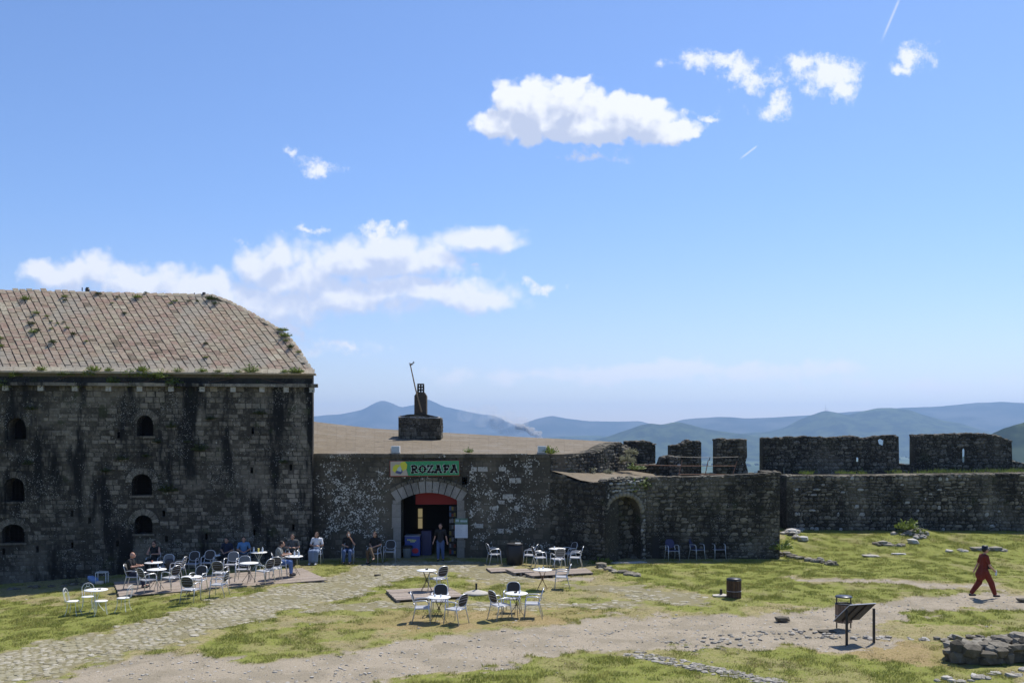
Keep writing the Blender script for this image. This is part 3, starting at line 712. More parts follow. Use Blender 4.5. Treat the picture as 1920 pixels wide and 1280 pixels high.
def far_house(px, py, w, h, lab, dx=0):
    D = H_D(py); p = P(px, py, D); b = MB()
    o = empty('farm_building', (p.x, p.y, p.z-1), 0, lab, 'building', 'pale buildings on the plain')
    b.box(p.x-w/2, p.x+w/2, p.y, p.y+12, p.z-3, p.z+h); b.obj('wall', M_WHITE, o)
    r = MB(); r.add([(p.x-w/2-.5, p.y-.6, p.z+h), (p.x+w/2+.5, p.y-.6, p.z+h), (p.x+w/2+.5, p.y+6, p.z+h*1.5), (p.x-w/2-.5, p.y+6, p.z+h*1.5), (p.x+w/2+.5, p.y+12.6, p.z+h), (p.x-w/2-.5, p.y+12.6, p.z+h)],
                     [(0, 1, 2, 3), (3, 2, 4, 5)]); r.obj('roof', M_CONC, o)
def H_D(py): return (H+124)*F/(py-HY)
far_house(1237, 841, 60, 6, 'long white farm shed on the plain left of the stepped merlon')
far_house(1327, 853, 34, 5, 'white farm shed on the plain between the two middle merlons')
far_house(1411, 841, 30, 6, 'small white shed on the plain beside the long merlon')
far_house(1331, 842, 24, 6, 'small pale house on the plain seen through the crenel')
far_house(1692, 829, 60, 9, 'white building at the hill foot seen through the right crenel')
far_house(1703, 833, 40, 8, 'low pale building beside the white one in the right crenel')
far_house(1240, 856, 24, 4, 'pale shed low on the plain in the left crenel')
def far_trees():
    r = np.random.default_rng(4); n = 5200; D = 900+r.random(n)**1.3*6500; X = (-.02+.6*r.random(n))*D
    k = fbm(X/420., D/420., 4, 3) > .50; X = X[k]; D = D[k]; Z = terrain(X, D); vs, fs = VAR['rock'][0]; A = np.array(vs); n = len(X); m = len(A)
    s = 5+7*r.random(n); V = A[None]*np.stack([s*1.5, s*1.5, s], -1)[:, None]+np.stack([X, D, Z+s*.3], -1)[:, None]
    Fc = np.array(fs)[None]+(np.arange(n)*m)[:, None, None]
    o = put('woodland', npmesh('woodland', V.reshape(-1, 3), Fc.reshape(-1, 3), M_HILL)); tag(o, 'dark hedges and woods scattered over the far plain', 'woodland', kind='stuff')
far_trees()
def add_vol(name, mesh, dens, col, anis=.2, label=None, cat=None):
    m = bpy.data.materials.new(name); m.use_nodes = True; nt = m.node_tree; nt.nodes.clear()
    o = nt.nodes.new('ShaderNodeOutputMaterial'); v = nd(nt, 'ShaderNodeVolumePrincipled', {'Color': C4(col), 'Density': dens, 'Anisotropy': anis}); nt.links.new(v.outputs[0], o.inputs['Volume'])
    mesh.materials.append(m); ob = put(name, mesh); return tag(ob, label, cat, kind='stuff')
HAZE = MB().box(-15000, 15000, -3000, 11600, -260, 345).mesh('haze')
add_vol('haze', HAZE, .00011, (.42, .65, 1.0), .3, 'pale blue haze over the plain and mountains', 'haze')
def smoke(pts, k, dens, lab):
    sm = MB(); rs = random.Random(3)
    for px, py, s in pts:
        for q in range(3):
            p = P(px+rs.uniform(-.5, .5)*s, py+rs.uniform(-.4, .4)*s, 2600+rs.uniform(-8, 8)); rr = s*k*rs.uniform(.6, 1.1)
            vs, fs = VAR['tuftrock'][rs.randrange(6)]; sm.add(vs, fs, Matrix.Translation(p) @ Matrix.Rotation(rs.uniform(0, 6), 4, 'Z') @ Matrix.Diagonal((rr*1.3, rr*1.2, rr*.9, 1)))
    add_vol('smoke', sm.mesh('smoke', None, True), dens, (.99, .99, .99), .0, lab, 'smoke')
smoke([(1013, 818, 5), (1008, 814, 7), (1002, 810, 8), (995, 806, 9), (987, 804, 9), (979, 801, 9), (970, 800, 8)], 1.7, .12, 'dense white base of the smoke plume behind the terrace roof')
smoke([(985, 800, 12), (970, 797, 16), (955, 795, 18), (940, 792, 18), (965, 808, 14), (945, 806, 14), (925, 790, 16)], 1.9, .012, 'thin smoke drifting left of the dense smoke base')
smoke([(930, 786, 22), (905, 780, 22), (880, 772, 20), (950, 782, 18)], 2.0, .004, 'faint smoke veil rising before the far mountain')
# ------------------------------------------------------------------ barracks (left building)
BC = Vector((-8.83, 42.5)); BE = Vector((12.9, 1.8)).normalized(); BL = 17.0
bw = Wall([tuple(BC-BE*BL), tuple(BC)])           # left to right
BN = Vector((BE.y, -BE.x))                         # towards the camera
def b_st(px, py): return bw.hit(px, py)
Z_EAVE = 8.16; Z_CORN = 7.70
barr = empty('barracks', (BC.x-6, BC.y-.8, -.3), 0, 'long dark stone barracks with arched windows under a sandstone slab roof', 'building')
WIN = [(31, 823, 36, 800, 783), (272, 817, 31, 794, 778), (27, 940, 38, 912, 895), (266, 928, 38, 904, 888), (25, 1017, 42, 996, 982), (269, 1000, 34, 980, 965)]
wholes = []; winfo = []
for cx, yb, wpx, ys, yt in WIN:
    t, z0 = b_st(cx, yb); zs = b_st(cx, ys)[1]; zt_ = b_st(cx, yt)[1]; a = b_st(cx-wpx/2, ys)[0]; b = b_st(cx+wpx/2, ys)[0]
    wholes.append(arch_pts(t, z0, b-a, zs, zt_-zs)); winfo.append((t, z0, b-a, zs, zt_-zs))
SLOT = [(222, 815), (474, 807), (545, 876), (472, 881), (307, 962), (135, 962), (7, 1033), (70, 1029), (135, 1022), (220, 1018), (312, 1010), (387, 1005), (477, 997), (550, 988), (168, 975)]
sholes = []
for cx, cy in SLOT:
    t, z = b_st(cx, cy); sholes.append([(t-.055, z-.14), (t+.055, z-.14), (t+.055, z+.13), (t-.055, z+.13)])
core_holes(bw, [(0, -1.8), (BL, -1.8), (BL, Z_CORN-.1), (0, Z_CORN-.1)], wholes+sholes, .9, M_BARR, 'wall', barr)
# the rest of the block: side walls and back, and the dark room behind the windows
SD = Vector((-.245, 1)).normalized(); BK = 10.4
c0 = BC-BE*.01; bk = BC+SD*BK; b = MB()
FL = BC-BE*BL; BL2 = FL+SD*BK
for p, q in ((BC-BN*.0, bk), (bk, BL2), (BL2, FL)):
    b.add([(p.x, p.y, -1.5), (q.x, q.y, -1.5), (q.x, q.y, Z_EAVE-.02), (p.x, p.y, Z_EAVE-.02)], [(0, 1, 2, 3)])
i0 = BC-BN*1.9+SD*0-BE*.3; b.obj('side_wall', M_BARR, barr)
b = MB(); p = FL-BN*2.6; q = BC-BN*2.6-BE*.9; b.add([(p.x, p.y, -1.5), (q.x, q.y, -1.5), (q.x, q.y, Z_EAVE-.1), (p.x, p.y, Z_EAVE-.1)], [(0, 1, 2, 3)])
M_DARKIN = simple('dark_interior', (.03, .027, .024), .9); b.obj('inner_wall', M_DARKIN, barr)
def near_hole(t, z, m=.0):
    for (c, z0, w_, zs, r_) in winfo:
        h = w_/2
        if abs(t-c) < h+.05+m and z0-.02 < z < zs: return True
        if z >= zs and ((t-c)/(h+.05+m))**2+((z-zs)/(r_+.05+m))**2 < 1: return True
    for hl in sholes:
        if hl[0][0]-.02 < t < hl[1][0]+.02 and hl[0][1]-.02 < z < hl[2][1]+.02: return True
    return False
def mask_b(t, z): return not near_hole(t, z, .0) and not any(z >= zs-.02 and ((t-c)/(w_/2+.30))**2+((z-zs)/(r_+.30))**2 < 1 for (c, z0, w_, zs, r_) in winfo)
zb = lambda t: T(bw.pt(t, 0).x, bw.pt(t, 0).y)-.15
def tf(t, z, tone):
    return tone*(1.0 if z > 6 else .9)+(.35 if t > BL-1.05 and z > 2.5 and t < BL-.05 else 0)
pieces(barr, 'stone', lay(bw, zb, lambda t: Z_CORN-.1, (.15, .25), (.2, .46), 'block', mask_b, (.012, .035), seed=4, tonef=tf), M_BARR, 'stones')
# arch rings and reveals, iron grilles
M_REV = wall_mat('window_reveal', (.36, .29, .22), (.22, .18, .14), streak=.2, lichen=0, moss=0)
for k, (c, z0, w_, zs, r_) in enumerate(winfo):
    wo = empty('window', bw.pt(c, z0), 0); wo.parent = barr; wo.matrix_parent_inverse = barr.matrix_basis.inverted()
    n = 9; rp = []
    for i in range(n):
        a0 = math.pi*i/n+.02; a1 = math.pi*(i+1)/n-.02; b = MB(); vs = []
        for d in (-.05, .05):
            for (a, e) in ((a0, 0), (a1, 0), (a1, .26), (a0, .26)):
                vs.append(bw.pt(c+(w_/2+e)*math.cos(a), zs+(r_+e)*math.sin(a), d-(.01 if e and d > 0 else 0)))
        b.add(vs, [(4, 5, 6, 7), (0, 4, 7, 3), (1, 2, 6, 5), (0, 1, 5, 4), (3, 7, 6, 2)]); o = b.obj('arch_stone', M_BARR, wo); o['tone'] = random.uniform(.5, .95)
    b = MB()
    if k in (0, 2, 4, 5, 3, 1):
        for i in range(1, 5):
            t = c-w_/2+w_*i/5; b.tube([bw.pt(t, z0, -.35), bw.pt(t, zs+r_*math.sqrt(max(0, 1-((t-c)/(w_/2))**2)), -.35)], .009, 4)
        for i in range(1, 5):
            z = z0+(zs-z0+r_*.5)*i/5; b.tube([bw.pt(c-w_/2, z, -.34), bw.pt(c+w_/2, z, -.34)], .008, 4)
    b.obj('grille', M_GRILLE, wo)
    b = MB(); b.add([bw.pt(c-w_/2-.08, z0-.09, -.3), bw.pt(c+w_/2+.08, z0-.09, -.3), bw.pt(c+w_/2+.08, z0-.09, .06), bw.pt(c-w_/2-.08, z0-.09, .06),
                     bw.pt(c-w_/2-.08, z0, -.3), bw.pt(c+w_/2+.08, z0, -.3), bw.pt(c+w_/2+.08, z0-.01, .06), bw.pt(c-w_/2-.08, z0-.01, .06)],
                    [(0, 1, 2, 3), (4, 7, 6, 5), (3, 2, 6, 7), (0, 3, 7, 4), (1, 5, 6, 2)]); o = b.obj('sill', M_BARR, wo); o['tone'] = .6
# parapet band, cornice, corbels
def along(w, t0, t1, d0, d1, z0, z1):
    b = MB(); vs = [w.pt(t, z, d) for z in (z0, z1) for t, d in ((t0, d0), (t1, d0), (t1, d1), (t0, d1))]
    b.add(vs, [(0, 1, 2, 3), (7, 6, 5, 4), (4, 5, 1, 0), (5, 6, 2, 1), (6, 7, 3, 2), (7, 4, 0, 3)]); return b
M_BAND = wall_mat('parapet_band', (.12, .11, .095), (.05, .047, .042), streak=.7, lichen=.3, moss=.9)
along(bw, 0, BL, -.9, -.05, Z_CORN-.1, Z_EAVE-.0).obj('parapet', M_BAND, barr)
r = random.Random(8); t = 0
while t < BL+.25:
    L = r.uniform(.7, 1.3); t1 = min(t+L, BL+.25); o = along(bw, t, t1-.012, -.1, .27+r.uniform(-.015, .015), Z_CORN-.12, Z_CORN+.02+r.uniform(-.015, .015)).obj('cornice_stone', M_ARCH if 0 else M_BARR, barr); o['tone'] = .9+r.random()*.4; t = t1
for x in (-40, 12, 78, 142, 205, 263, 322, 380, 438, 492, 537, 585):
    t, z = b_st(x, 728); o = along(bw, t-.11, t+.11, -.1, .17, Z_CORN-.34, Z_CORN-.125).obj('corbel', M_BARR, barr); o['tone'] = 1.9
t = 0
roof = None
# roof
TH = R(39.5); e1 = Vector((BE.x, BE.y, 0)); up = Vector((-BN.x, -BN.y, 0)); e2 = up*math.cos(TH)+Vector((0, 0, math.sin(TH))); rn = e1.cross(e2)
R0 = bw.pt(BL, Z_EAVE+.02, .12)
hipx = [(584, 697), (575, 682), (562, 662), (547, 641), (530, 624), (505, 608), (470, 588), (435, 569), (415, 561), (393, 554)]
hip = [ray(x, y, R0, rn) for x, y in hipx]
rl = ray(0, 538, R0, rn); rdir = e1
top = hip[-1]; topl = top-e1*(16.5); eave_l = R0-e1*(BL+.4)
b = MB(); vs = [eave_l, R0]+hip[1:]+[topl]; n = len(vs); vs2 = [v-rn*.28 for v in vs]
b.add(vs+vs2, [tuple(range(n))]+[tuple(range(n, 2*n))[::-1]]+[(i+n, (i+1) % n+n, (i+1) % n, i) for i in range(n)])
M_RCORE = tonemat('roof_mortar', [(.15, .13, .10), (.19, .17, .135)]); roof = b.obj('roof', M_RCORE, barr)
# back and hip slopes, seen only from elsewhere
b = MB(); cs = [Vector((p.x, p.y, Z_EAVE)) for p in (bk, BL2)]
side = [Vector((BC.x, BC.y, 0))+Vector((SD.x, SD.y, 0))*BK*.5*i/(len(hip)-1) for i in range(len(hip))]; side = [Vector((p.x, p.y, Z_EAVE)) for p in side]
hl = [h-rn*.02-Vector((0, 0, .02)) for h in hip]
for i in range(len(hip)-1): b.add([hl[i], side[i], side[i+1], hl[i+1]], [(0, 1, 2, 3)])
b.add([hl[-1], side[-1], cs[0]], [(0, 1, 2)]); b.add([hl[-1], cs[0], cs[1], topl-rn*.03], [(0, 1, 2, 3)]); b.obj('back_slope', M_ROOF, barr)
# slabs: continuous slanting columns, five lengths, laid one by one
TW = .315; K = -.52
def tile_mesh(L, i, mat=M_ROOF):
    rr = random.Random(int(L*1000)+i); j = lambda: rr.uniform(-.016, .016); b = MB()
    w = TW-.034; l = L-.010; q = [(-w/2+K*-l/2, -l/2), (w/2+K*-l/2, -l/2), (w/2+K*l/2, l/2), (-w/2+K*l/2, l/2)]
    q = [(x+j(), y+j()*.8) for x, y in q]; tq = [(x*.955+j()*.2, y*.95) for x, y in q]; h = .042
    zt = [h+j()*.4 for _ in range(4)]
    b.add([(x, y, 0) for x, y in q]+[(x, y, zt[m]) for m, (x, y) in enumerate(tq)], [(4, 5, 6, 7), (0, 1, 5, 4), (1, 2, 6, 5), (2, 3, 7, 6), (3, 0, 4, 7)]); return b.mesh('tile', mat)
LS = [.14, .18, .22, .27, .36]; TM = {L: [tile_mesh(L, i) for i in range(5)] for L in LS}
sil = [(-60, 538), (0, 542), (200, 550), (390, 559), (415, 566), (435, 570), (470, 589), (505, 609), (530, 625), (547, 642), (562, 663), (575, 683), (582, 694), (-60, 690)]
tl = []; rr = random.Random(31)
for ci in range(-4, 86):
    s = .3; ph = rr.uniform(0, .3); s0 = .22+ph*.3
    pcol = fbm(np.array([ci*.33]), np.array([2.2]), 3)[0]
    while s0 < 7.2:
        L = rr.choice(LS); s1 = s0+L; m_ = (s0+s1)/2
        c = R0-e1*(ci*TW)+e2*m_+e1*(K*m_)+e1*2.2
        px, py = proj(c); s0 = s1
        if not (inpoly(px, py, sil)): continue
        if min((c-h).length for h in hip) < .16: continue
        n_ = fbm(np.array([c.x*.5]), np.array([m_*.9]), 4)[0]
        tone = min(1, max(0, rr.random()*.8+(n_-.5)*.9+.1))
        tl.append((c, L, tone, rr.randrange(5), rr.uniform(-.008, .008)))
tl.sort(key=lambda q: -q[1]/q[0].y**2*(1 if proj(q[0])[0] > -5 else .01))
B3 = basis(Vector((0, 0, 0)), e1, e2, rn); rest = MB(); rt = []
for i, (c, L, tone, v, dz) in enumerate(tl):
    M = Matrix.Translation(c+rn*(dz)) @ B3
    if i < 300:
        o = put('tile', TM[L][v], roof); o.matrix_basis = M; o['tone'] = tone
    else:
        me = TM[L][v]; rest.add([q.co for q in me.vertices], [tuple(p.vertices) for p in me.polygons], M); rt += [tone]*8
me = rest.mesh('tiles', M_ROOF); a = me.attributes.new('tone', 'FLOAT', 'POINT'); a.data.foreach_set('value', rt); o = put('tiles', me, roof); o['kind'] = 'stuff'
# eave slabs, hip and ridge stones
t = -.2
while t < BL+.1:
    L = r.uniform(.35, .75); t1 = min(t+L, BL+.1); c = R0+e1*((t+t1)/2-BL)+e2*.10; b = MB(); hw = (t1-t)/2-.008; b.box(-hw, hw, -.17, .17, 0, .05+r.uniform(-.006, .01)); me = b.mesh('eave_stone', M_ROOF); o = put('eave_stone', me, roof); o.matrix_basis = Matrix.Translation(c) @ B3; o['tone'] = r.uniform(.93, 1.05); t = t1
t = -.3; k = 0
while t < BL+.16:
    L = r.uniform(.5, 1.0); t1 = min(t+L, BL+.16); o = along(bw, t, t1-.015, -.35, .2+r.uniform(-.02, .02), Z_EAVE-.04, Z_EAVE+.04+r.uniform(-.01, .01)).obj('eave_slab', M_ROOF, roof); o['tone'] = r.uniform(.8, 1.0); t = t1
pl = []
for i in range(len(hip)-1):
    a, b_ = hip[i], hip[i+1]; L = (b_-a).length; m_ = max(1, round(L/.3))
    for q in range(m_):
        c = a.lerp(b_, (q+.5)/m_); d = (b_-a).normalized(); pl.append((basis(c+rn*.02-d.cross(rn)*.0, d*(L/m_*1.15), rn.cross(d)*.26, rn*.08), 'rock', rr.uniform(.4, 1)))
L = (topl-top).length
for q in range(int(L/.34)):
    c = top.lerp(topl, (q+.5)/int(L/.34)); pl.append((basis(c+rn*.0, e1*.38, rn.cross(e1)*.3, rn*.05), 'rock', rr.uniform(.4, 1)))
pieces(roof, 'ridge_stone', pl, M_ROOF, 'ridge_stones')
# ridge finials
def finial(px, py, h, w, lab):
    p = ray(px, py, R0, rn)+Vector((0, .12, -.05)); b = MB()
    if w > .12: b.lathe([(w*.55, 0), (w*.5, h*.45), (w*.62, h*.5), (w*.42, h*.75), (w*.4, h)], 8, p)
    else: b.tube([p, p+Vector((0, 0, h))], w/2, 6)
    tag(b.obj('vent_pipe', M_LEG), lab, 'roof vent', 'vents on the barracks ridge')
finial(152, 543, .17, .05, 'thin dark pipe on the left of the roof ridge'); finial(162, 544, .20, .2, 'short dark vent cowl on the left of the roof ridge')
finial(363, 553, .17, .06, 'thin dark pipe near the hip end of the roof ridge'); finial(381, 554, .22, .2, 'short dark vent cowl near the hip end of the roof ridge')

# ------------------------------------------------------------------ gate wall
GY = 43.0; gw = Wall([(-8.95, GY), (1.72, GY)]); g0 = -8.95
gate = empty('gate_wall', (-3.5, GY, 0), 0, 'dark stone wall with arched cafe doorway under a coping course', 'wall')
def g_tz(px, py): v = P(px, py, GY); return v.x-g0, v.z
ZG = 4.62
tl_, zs_ = g_tz(752, 937); tr_, _ = g_tz(857, 937); zt_ = g_tz(800, 923)[1]; cx = (tl_+tr_)/2; ow = tr_-tl_
door = [(tl_, -.4), (tr_, -.4)]+[(cx+ow/2*math.cos(a), zs_-.12+(zt_-zs_+.12)*math.sin(a)) for a in [math.pi*(.12+.76*i/10) for i in range(11)]]
# segmental head: true arc through springings and crown
rise = zt_-zs_; Ra = (ow*ow/4+rise*rise)/(2*rise); cz = zt_-Ra; aa = math.asin(ow/2/Ra)
arc = [(cx+Ra*math.sin(aa-2*aa*i/12), cz+Ra*math.cos(aa-2*aa*i/12)) for i in range(13)]
door = [(tl_, -.4), (tr_, -.4)]+arc
st_, sz_ = g_tz(871, 901); slot = [(st_-.12, sz_-.17), (st_+.12, sz_-.17), (st_+.12, sz_+.17), (st_-.12, sz_+.17)]
core_holes(gw, [(0, -.6), (gw.len, -.6), (gw.len, ZG-.02), (0, ZG-.02)], [door, slot], 1.0, M_GATE, 'wall', gate)
def mask_g(t, z):
    if tl_-.40 < t < tr_+.40 and z < zs_+.05: return False
    if ((t-cx)**2+(z-cz)**2) < (Ra+.62)**2 and abs(t-cx) < ow/2+.42 and z > zs_-.1: return False
    if st_-.14 < t < st_+.14 and abs(z-sz_) < .19: return False
    return True
pieces(gate, 'stone', lay(gw, lambda t: -.15, lambda t: ZG-.14, (.2, .3), (.26, .55), 'block', mask_g, (.008, .022), seed=9, tonef=lambda t, z, q: 2.0 if (6.9 < t < 9.6 and 1.0 < z < 4.0 and random.random() < .16) else q*.8), M_GATE, 'stones')
t = 0
while t < gw.len:
    L = r.uniform(.6, 1.2); t1 = min(t+L, gw.len); o = along(gw, t, t1-.02, -.3, .10+r.uniform(-.02, .02), ZG-.16+r.uniform(-.01, .01), ZG+r.uniform(-.015, .03)).obj('coping_stone', M_GATE, gate); o['tone'] = r.uniform(.2, .9); t = t1
nv = 11; ring = (Ra, Ra+.52)
for i in range(nv):
    a0 = -aa*1.16+2*aa*1.16*i/nv+.007; a1 = -aa*1.16+2*aa*1.16*(i+1)/nv-.007; b = MB(); vs = []
    for d in (-.30, .055):
        for a, q in ((a0, ring[0]), (a1, ring[0]), (a1, ring[1]), (a0, ring[1])): vs.append(gw.pt(cx+q*math.sin(a), cz+q*math.cos(a), d-(0 if d < 0 else random.uniform(0, .012))))
    b.add(vs, [(4, 5, 6, 7), (1, 0, 4, 5), (0, 3, 7, 4), (2, 1, 5, 6), (3, 2, 6, 7)]); o = b.obj('voussoir', M_ARCH, gate); o['tone'] = .55+random.random()*.6
for i in range(13):
    a0 = -aa*1.12+2*aa*1.12*i/13+.006; a1 = -aa*1.12+2*aa*1.12*(i+1)/13-.006; b = MB(); vs = []
    for d in (-.1, .085):
        for a, q in ((a0, ring[1]+.015), (a1, ring[1]+.015), (a1, ring[1]+.15), (a0, ring[1]+.15)): vs.append(gw.pt(cx+q*math.sin(a), cz+q*math.cos(a), d))
    b.add(vs, [(4, 5, 6, 7), (1, 0, 4, 5), (0, 3, 7, 4), (2, 1, 5, 6), (3, 2, 6, 7)]); o = b.obj('hood_stone', M_GATE, gate); o['tone'] = .8+random.random()*.4
for sx, t0, t1 in ((-1, tl_-.38, tl_), (1, tr_, tr_+.34)):
    z = -.1
    while z < zs_-.02:
        h = min(r.uniform(.3, .6), zs_+.0-z); e = r.uniform(-.05, .06)
        o = along(gw, t0-(e if sx < 0 else 0), t1+(e if sx > 0 else 0), -.3, .045+r.uniform(-.01, .01), z+.008, z+h-.008).obj('jamb_stone', M_ARCH, gate); o['tone'] = r.uniform(.3, .9) if sx < 0 else r.uniform(0, .35); z += h
    b = None
# passage behind the doorway
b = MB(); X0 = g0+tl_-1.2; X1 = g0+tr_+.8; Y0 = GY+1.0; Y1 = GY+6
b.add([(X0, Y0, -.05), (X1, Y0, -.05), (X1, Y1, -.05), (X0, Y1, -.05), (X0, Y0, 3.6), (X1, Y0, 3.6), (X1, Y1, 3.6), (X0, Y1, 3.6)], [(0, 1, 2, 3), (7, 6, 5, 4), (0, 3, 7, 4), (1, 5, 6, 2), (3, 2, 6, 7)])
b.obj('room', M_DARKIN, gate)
M_RED = simple('red_panel', (.22, .006, .004), .6, 0, .08, 2)
b = MB(); x0 = P(782, 930, GY+1.2).x; x1 = P(862, 930, GY+1.2).x; b.box(x0, x1, GY+.55, GY+.63, P(0, 945, GY+.6).z, 3.15); b.obj('red_panel', M_RED, gate)
M_LIT = simple('lit_pane', (.5, .45, .3), .6, 0, .1, emit=((.75, .62, .33), .22))
o = empty('lit_window', (P(788, 972, GY+5.9)), 0); o.parent = gate; o.matrix_parent_inverse = gate.matrix_basis.inverted()
for ya, yb in ((953, 969), (971, 990)):
    a = P(784, yb, GY+5.9); c = P(792, ya, GY+5.9); MB().box(a.x, c.x, a.y-.03, a.y, a.z, c.z).obj('pane', M_LIT, o)

# sign
def sign():
    S = .0235; o3 = P(731, 893, GY-.16); e = P(862, 891.5, GY-.16)-o3; ex = e.normalized(); ez = Vector((-ex.z, 0, ex.x)); Wd = e.length; Hh = 29*GY/F
    M = basis(o3, ex, Vector((0, -1, 0)), ez)        # x along, y towards camera, z up
    root = empty('cafe_sign', o3+ex*Wd/2, 0, 'green ROZAFA signboard with a small castle emblem above the doorway', 'sign')
    MG = simple('sign_green', (.035, .27, .11), .5, 0, .15, 3); MC = simple('sign_cream', (.46, .40, .31), .6, 0, .1, 3); MY = simple('sign_yellow', (.62, .60, .05), .5, 0, .08)
    MK = simple('sign_black', (.012, .014, .013), .5); MW = simple('sign_white', (.50, .56, .50), .5); MB_ = simple('sign_blue', (.06, .08, .2), .5); MR = simple('sign_red_edge', (.30, .05, .04), .6)
    def flat(name, polys, mat, d, th=.012):
        b = MB()
        for p in polys:
            n = len(p); tri = tessellate_polygon([[Vector((x, z, 0)) for x, z in p]])
            vs = [M @ Vector((x, d, z)) for x, z in p]+[M @ Vector((x, d-th, z)) for x, z in p]
            fs = []
            for t in tri:
                u = Vector((p[t[1]][0]-p[t[0]][0], p[t[1]][1]-p[t[0]][1])); w = Vector((p[t[2]][0]-p[t[0]][0], p[t[2]][1]-p[t[0]][1]))
                fs.append(tuple(t) if u.x*w.y-u.y*w.x > 0 else (t[0], t[2], t[1]))
            b.add(vs, fs+[(i, i+n, (i+1) % n+n, (i+1) % n) for i in range(n)])
        return b.obj(name, mat, root)
    w, h = Wd, Hh
    flat('board', [[(.0, 0), (w, 0), (w, h), (0, h)]], MR, .0, .06)
    flat('green_field', [[(w*.265, .03), (w-.02, .03), (w-.02, h-.02), (w*.20, h-.02), (w*.25, h*.8), (w*.24, h*.45)]], MG, .012)
    flat('cream_field', [[(.03, .03), (w*.262, .03), (w*.237, h*.45), (w*.247, h*.8), (w*.197, h-.02), (.03, h-.02)]], MC, .012)
    flat('yellow_blob', [[(w*.04, h*.4), (w*.08, h*.22), (w*.15, h*.25), (w*.21, h*.42), (w*.243, h*.5), (w*.25, h*.75), (w*.22, h*.95), (w*.17, h*.93), (w*.14, h*.75), (w*.09, h*.78), (w*.05, h*.65)]], MY, .022)
    flat('emblem_base', [[(w*.075, h*.24), (w*.155, h*.14), (w*.185, h*.30), (w*.175, h*.45), (w*.1, h*.4)]], MB_, .032)
    flat('emblem_tower', [[(w*.1, h*.38), (w*.165, h*.3), (w*.17, h*.5), (w*.155, h*.62), (w*.15, h*.78), (w*.142, h*.62), (w*.12, h*.58)]], MW, .040)
    G = {'R': [[(.12, 0), (.16, 1)], [(.0, .93), (.5, 1.0), (.78, .85), (.78, .62), (.5, .48), (.2, .46)], [(.42, .48), (.72, .08), (.98, .0)], [(-.02, 0), (.3, 0)]],
         'O': [[(.5, 1), (.12, .8), (.02, .5), (.12, .18), (.5, 0), (.86, .18), (.96, .5), (.86, .8), (.5, 1)]],
         'Z': [[(.05, .8), (.1, .97), (.85, .97), (.1, .05), (.85, .03), (.95, .22)]],
         'A': [[(.05, .12), (-.08, .02), (.1, 0), (.45, .75), (.32, .98), (.6, .98), (.85, .0), (1.02, 0)], [(.22, .36), (.78, .36)]],
         'F': [[(.1, .02), (.28, .06), (.35, .5), (.4, .95)], [(.05, .85), (.2, .97), (.9, .95), (.92, .78)], [(.15, .48), (.7, .5), (.72, .38)]]}
    def stroke(pts, th, x, z, sx, sz):
        P_ = [Vector((x+a*sx, z+c*sz)) for a, c in pts]; out = []
        for a, c in zip(P_, P_[1:]):
            d = (c-a).normalized(); n = Vector((-d.y, d.x)); k = th*(1.25 if abs(d.y) > .6 else .8)
            a2 = a-d*th*.45; c2 = c+d*th*.45; out.append([tuple(a2-n*k/2), tuple(c2-n*k/2), tuple(c2+n*k/2), tuple(a2+n*k/2)])
        return out
    x = w*.315; lw = w*.083; adv = w*.113
    for i, ch in enumerate('ROZAFA'):
        for mat, th, d, nm in ((MW, .105, .020, 'letter_outline'), (MK, .062, .030, 'letter')):
            ps = []
            for si, s in enumerate(G[ch]): ps += stroke(s, th, x+adv*i, h*.24, lw, h*.44)
            flat(nm, ps, mat, d, .006)
sign()
# menu board
def menu():
    a = P(853, 1008, GY-.12); c = P(877, 972, GY-.12); o = empty('menu_board', (a.x+.28, a.y, a.z), 0, 'white menu board with green landscape header on the right door jamb', 'menu board')
    MB().box(a.x, c.x, a.y, a.y+.04, a.z, c.z-.26).obj('panel', simple('menu_white', (.62, .64, .68), .4, 0, .03), o)
    MB().box(a.x, c.x, a.y-.002, a.y+.04, c.z-.255, c.z+.02).obj('header', simple('menu_green', (.10, .17, .12), .4, 0, .6, 9), o)
    b = MB(); rr = random.Random(2)
    for i in range(9): z = c.z-.30-i*.052; b.box(a.x+.05, a.x+.05+rr.uniform(.2, .3), a.y-.006, a.y-.001, z-.008, z); b.box(c.x-.1, c.x-.04, a.y-.006, a.y-.001, z-.008, z)
    b.obj('printed_lines', simple('menu_ink', (.3, .32, .36), .5), o)
    b = MB(); b.box(a.x+.03, a.x+.18, a.y-.008, a.y-.003, c.z-.14, c.z-.03); b.box(a.x+.24, c.x-.03, a.y-.008, a.y-.003, c.z-.15, c.z-.06); b.obj('picture', simple('menu_picture', (.32, .42, .45), .4, 0, .4, 20), o)
menu()
# boxes on the coping
for px, lab in ((742, 'small pale floodlight box on the coping above the sign'), (1016, 'small pale floodlight box on the coping near the wall corner')):
    p = P(px, 850, GY+.25); o = empty('floodlight', p, 0, lab, 'floodlight', 'floodlight boxes on the gate wall'); b = MB(); b.box(p.x-.19, p.x+.19, p.y-.12, p.y+.12, p.z+.06, p.z+.34); b.obj('housing', M_WHITE, o)
    MB().box(p.x-.16, p.x+.16, p.y-.135, p.y-.121, p.z+.09, p.z+.31).obj('glass', simple('flood_glass', (.42, .48, .52), .2), o); MB().box(p.x-.22, p.x+.21, p.y-.14, p.y+.14, p.z-.02, p.z+.055).obj('bracket', M_CONC, o)
p = P(733, 847, GY-.1); MB().tube([P(733, 840, GY+.3), P(733, 850, GY-.12), P(733, 866, GY-.12)], .012, 5).obj('cable', M_BLACK, gate)

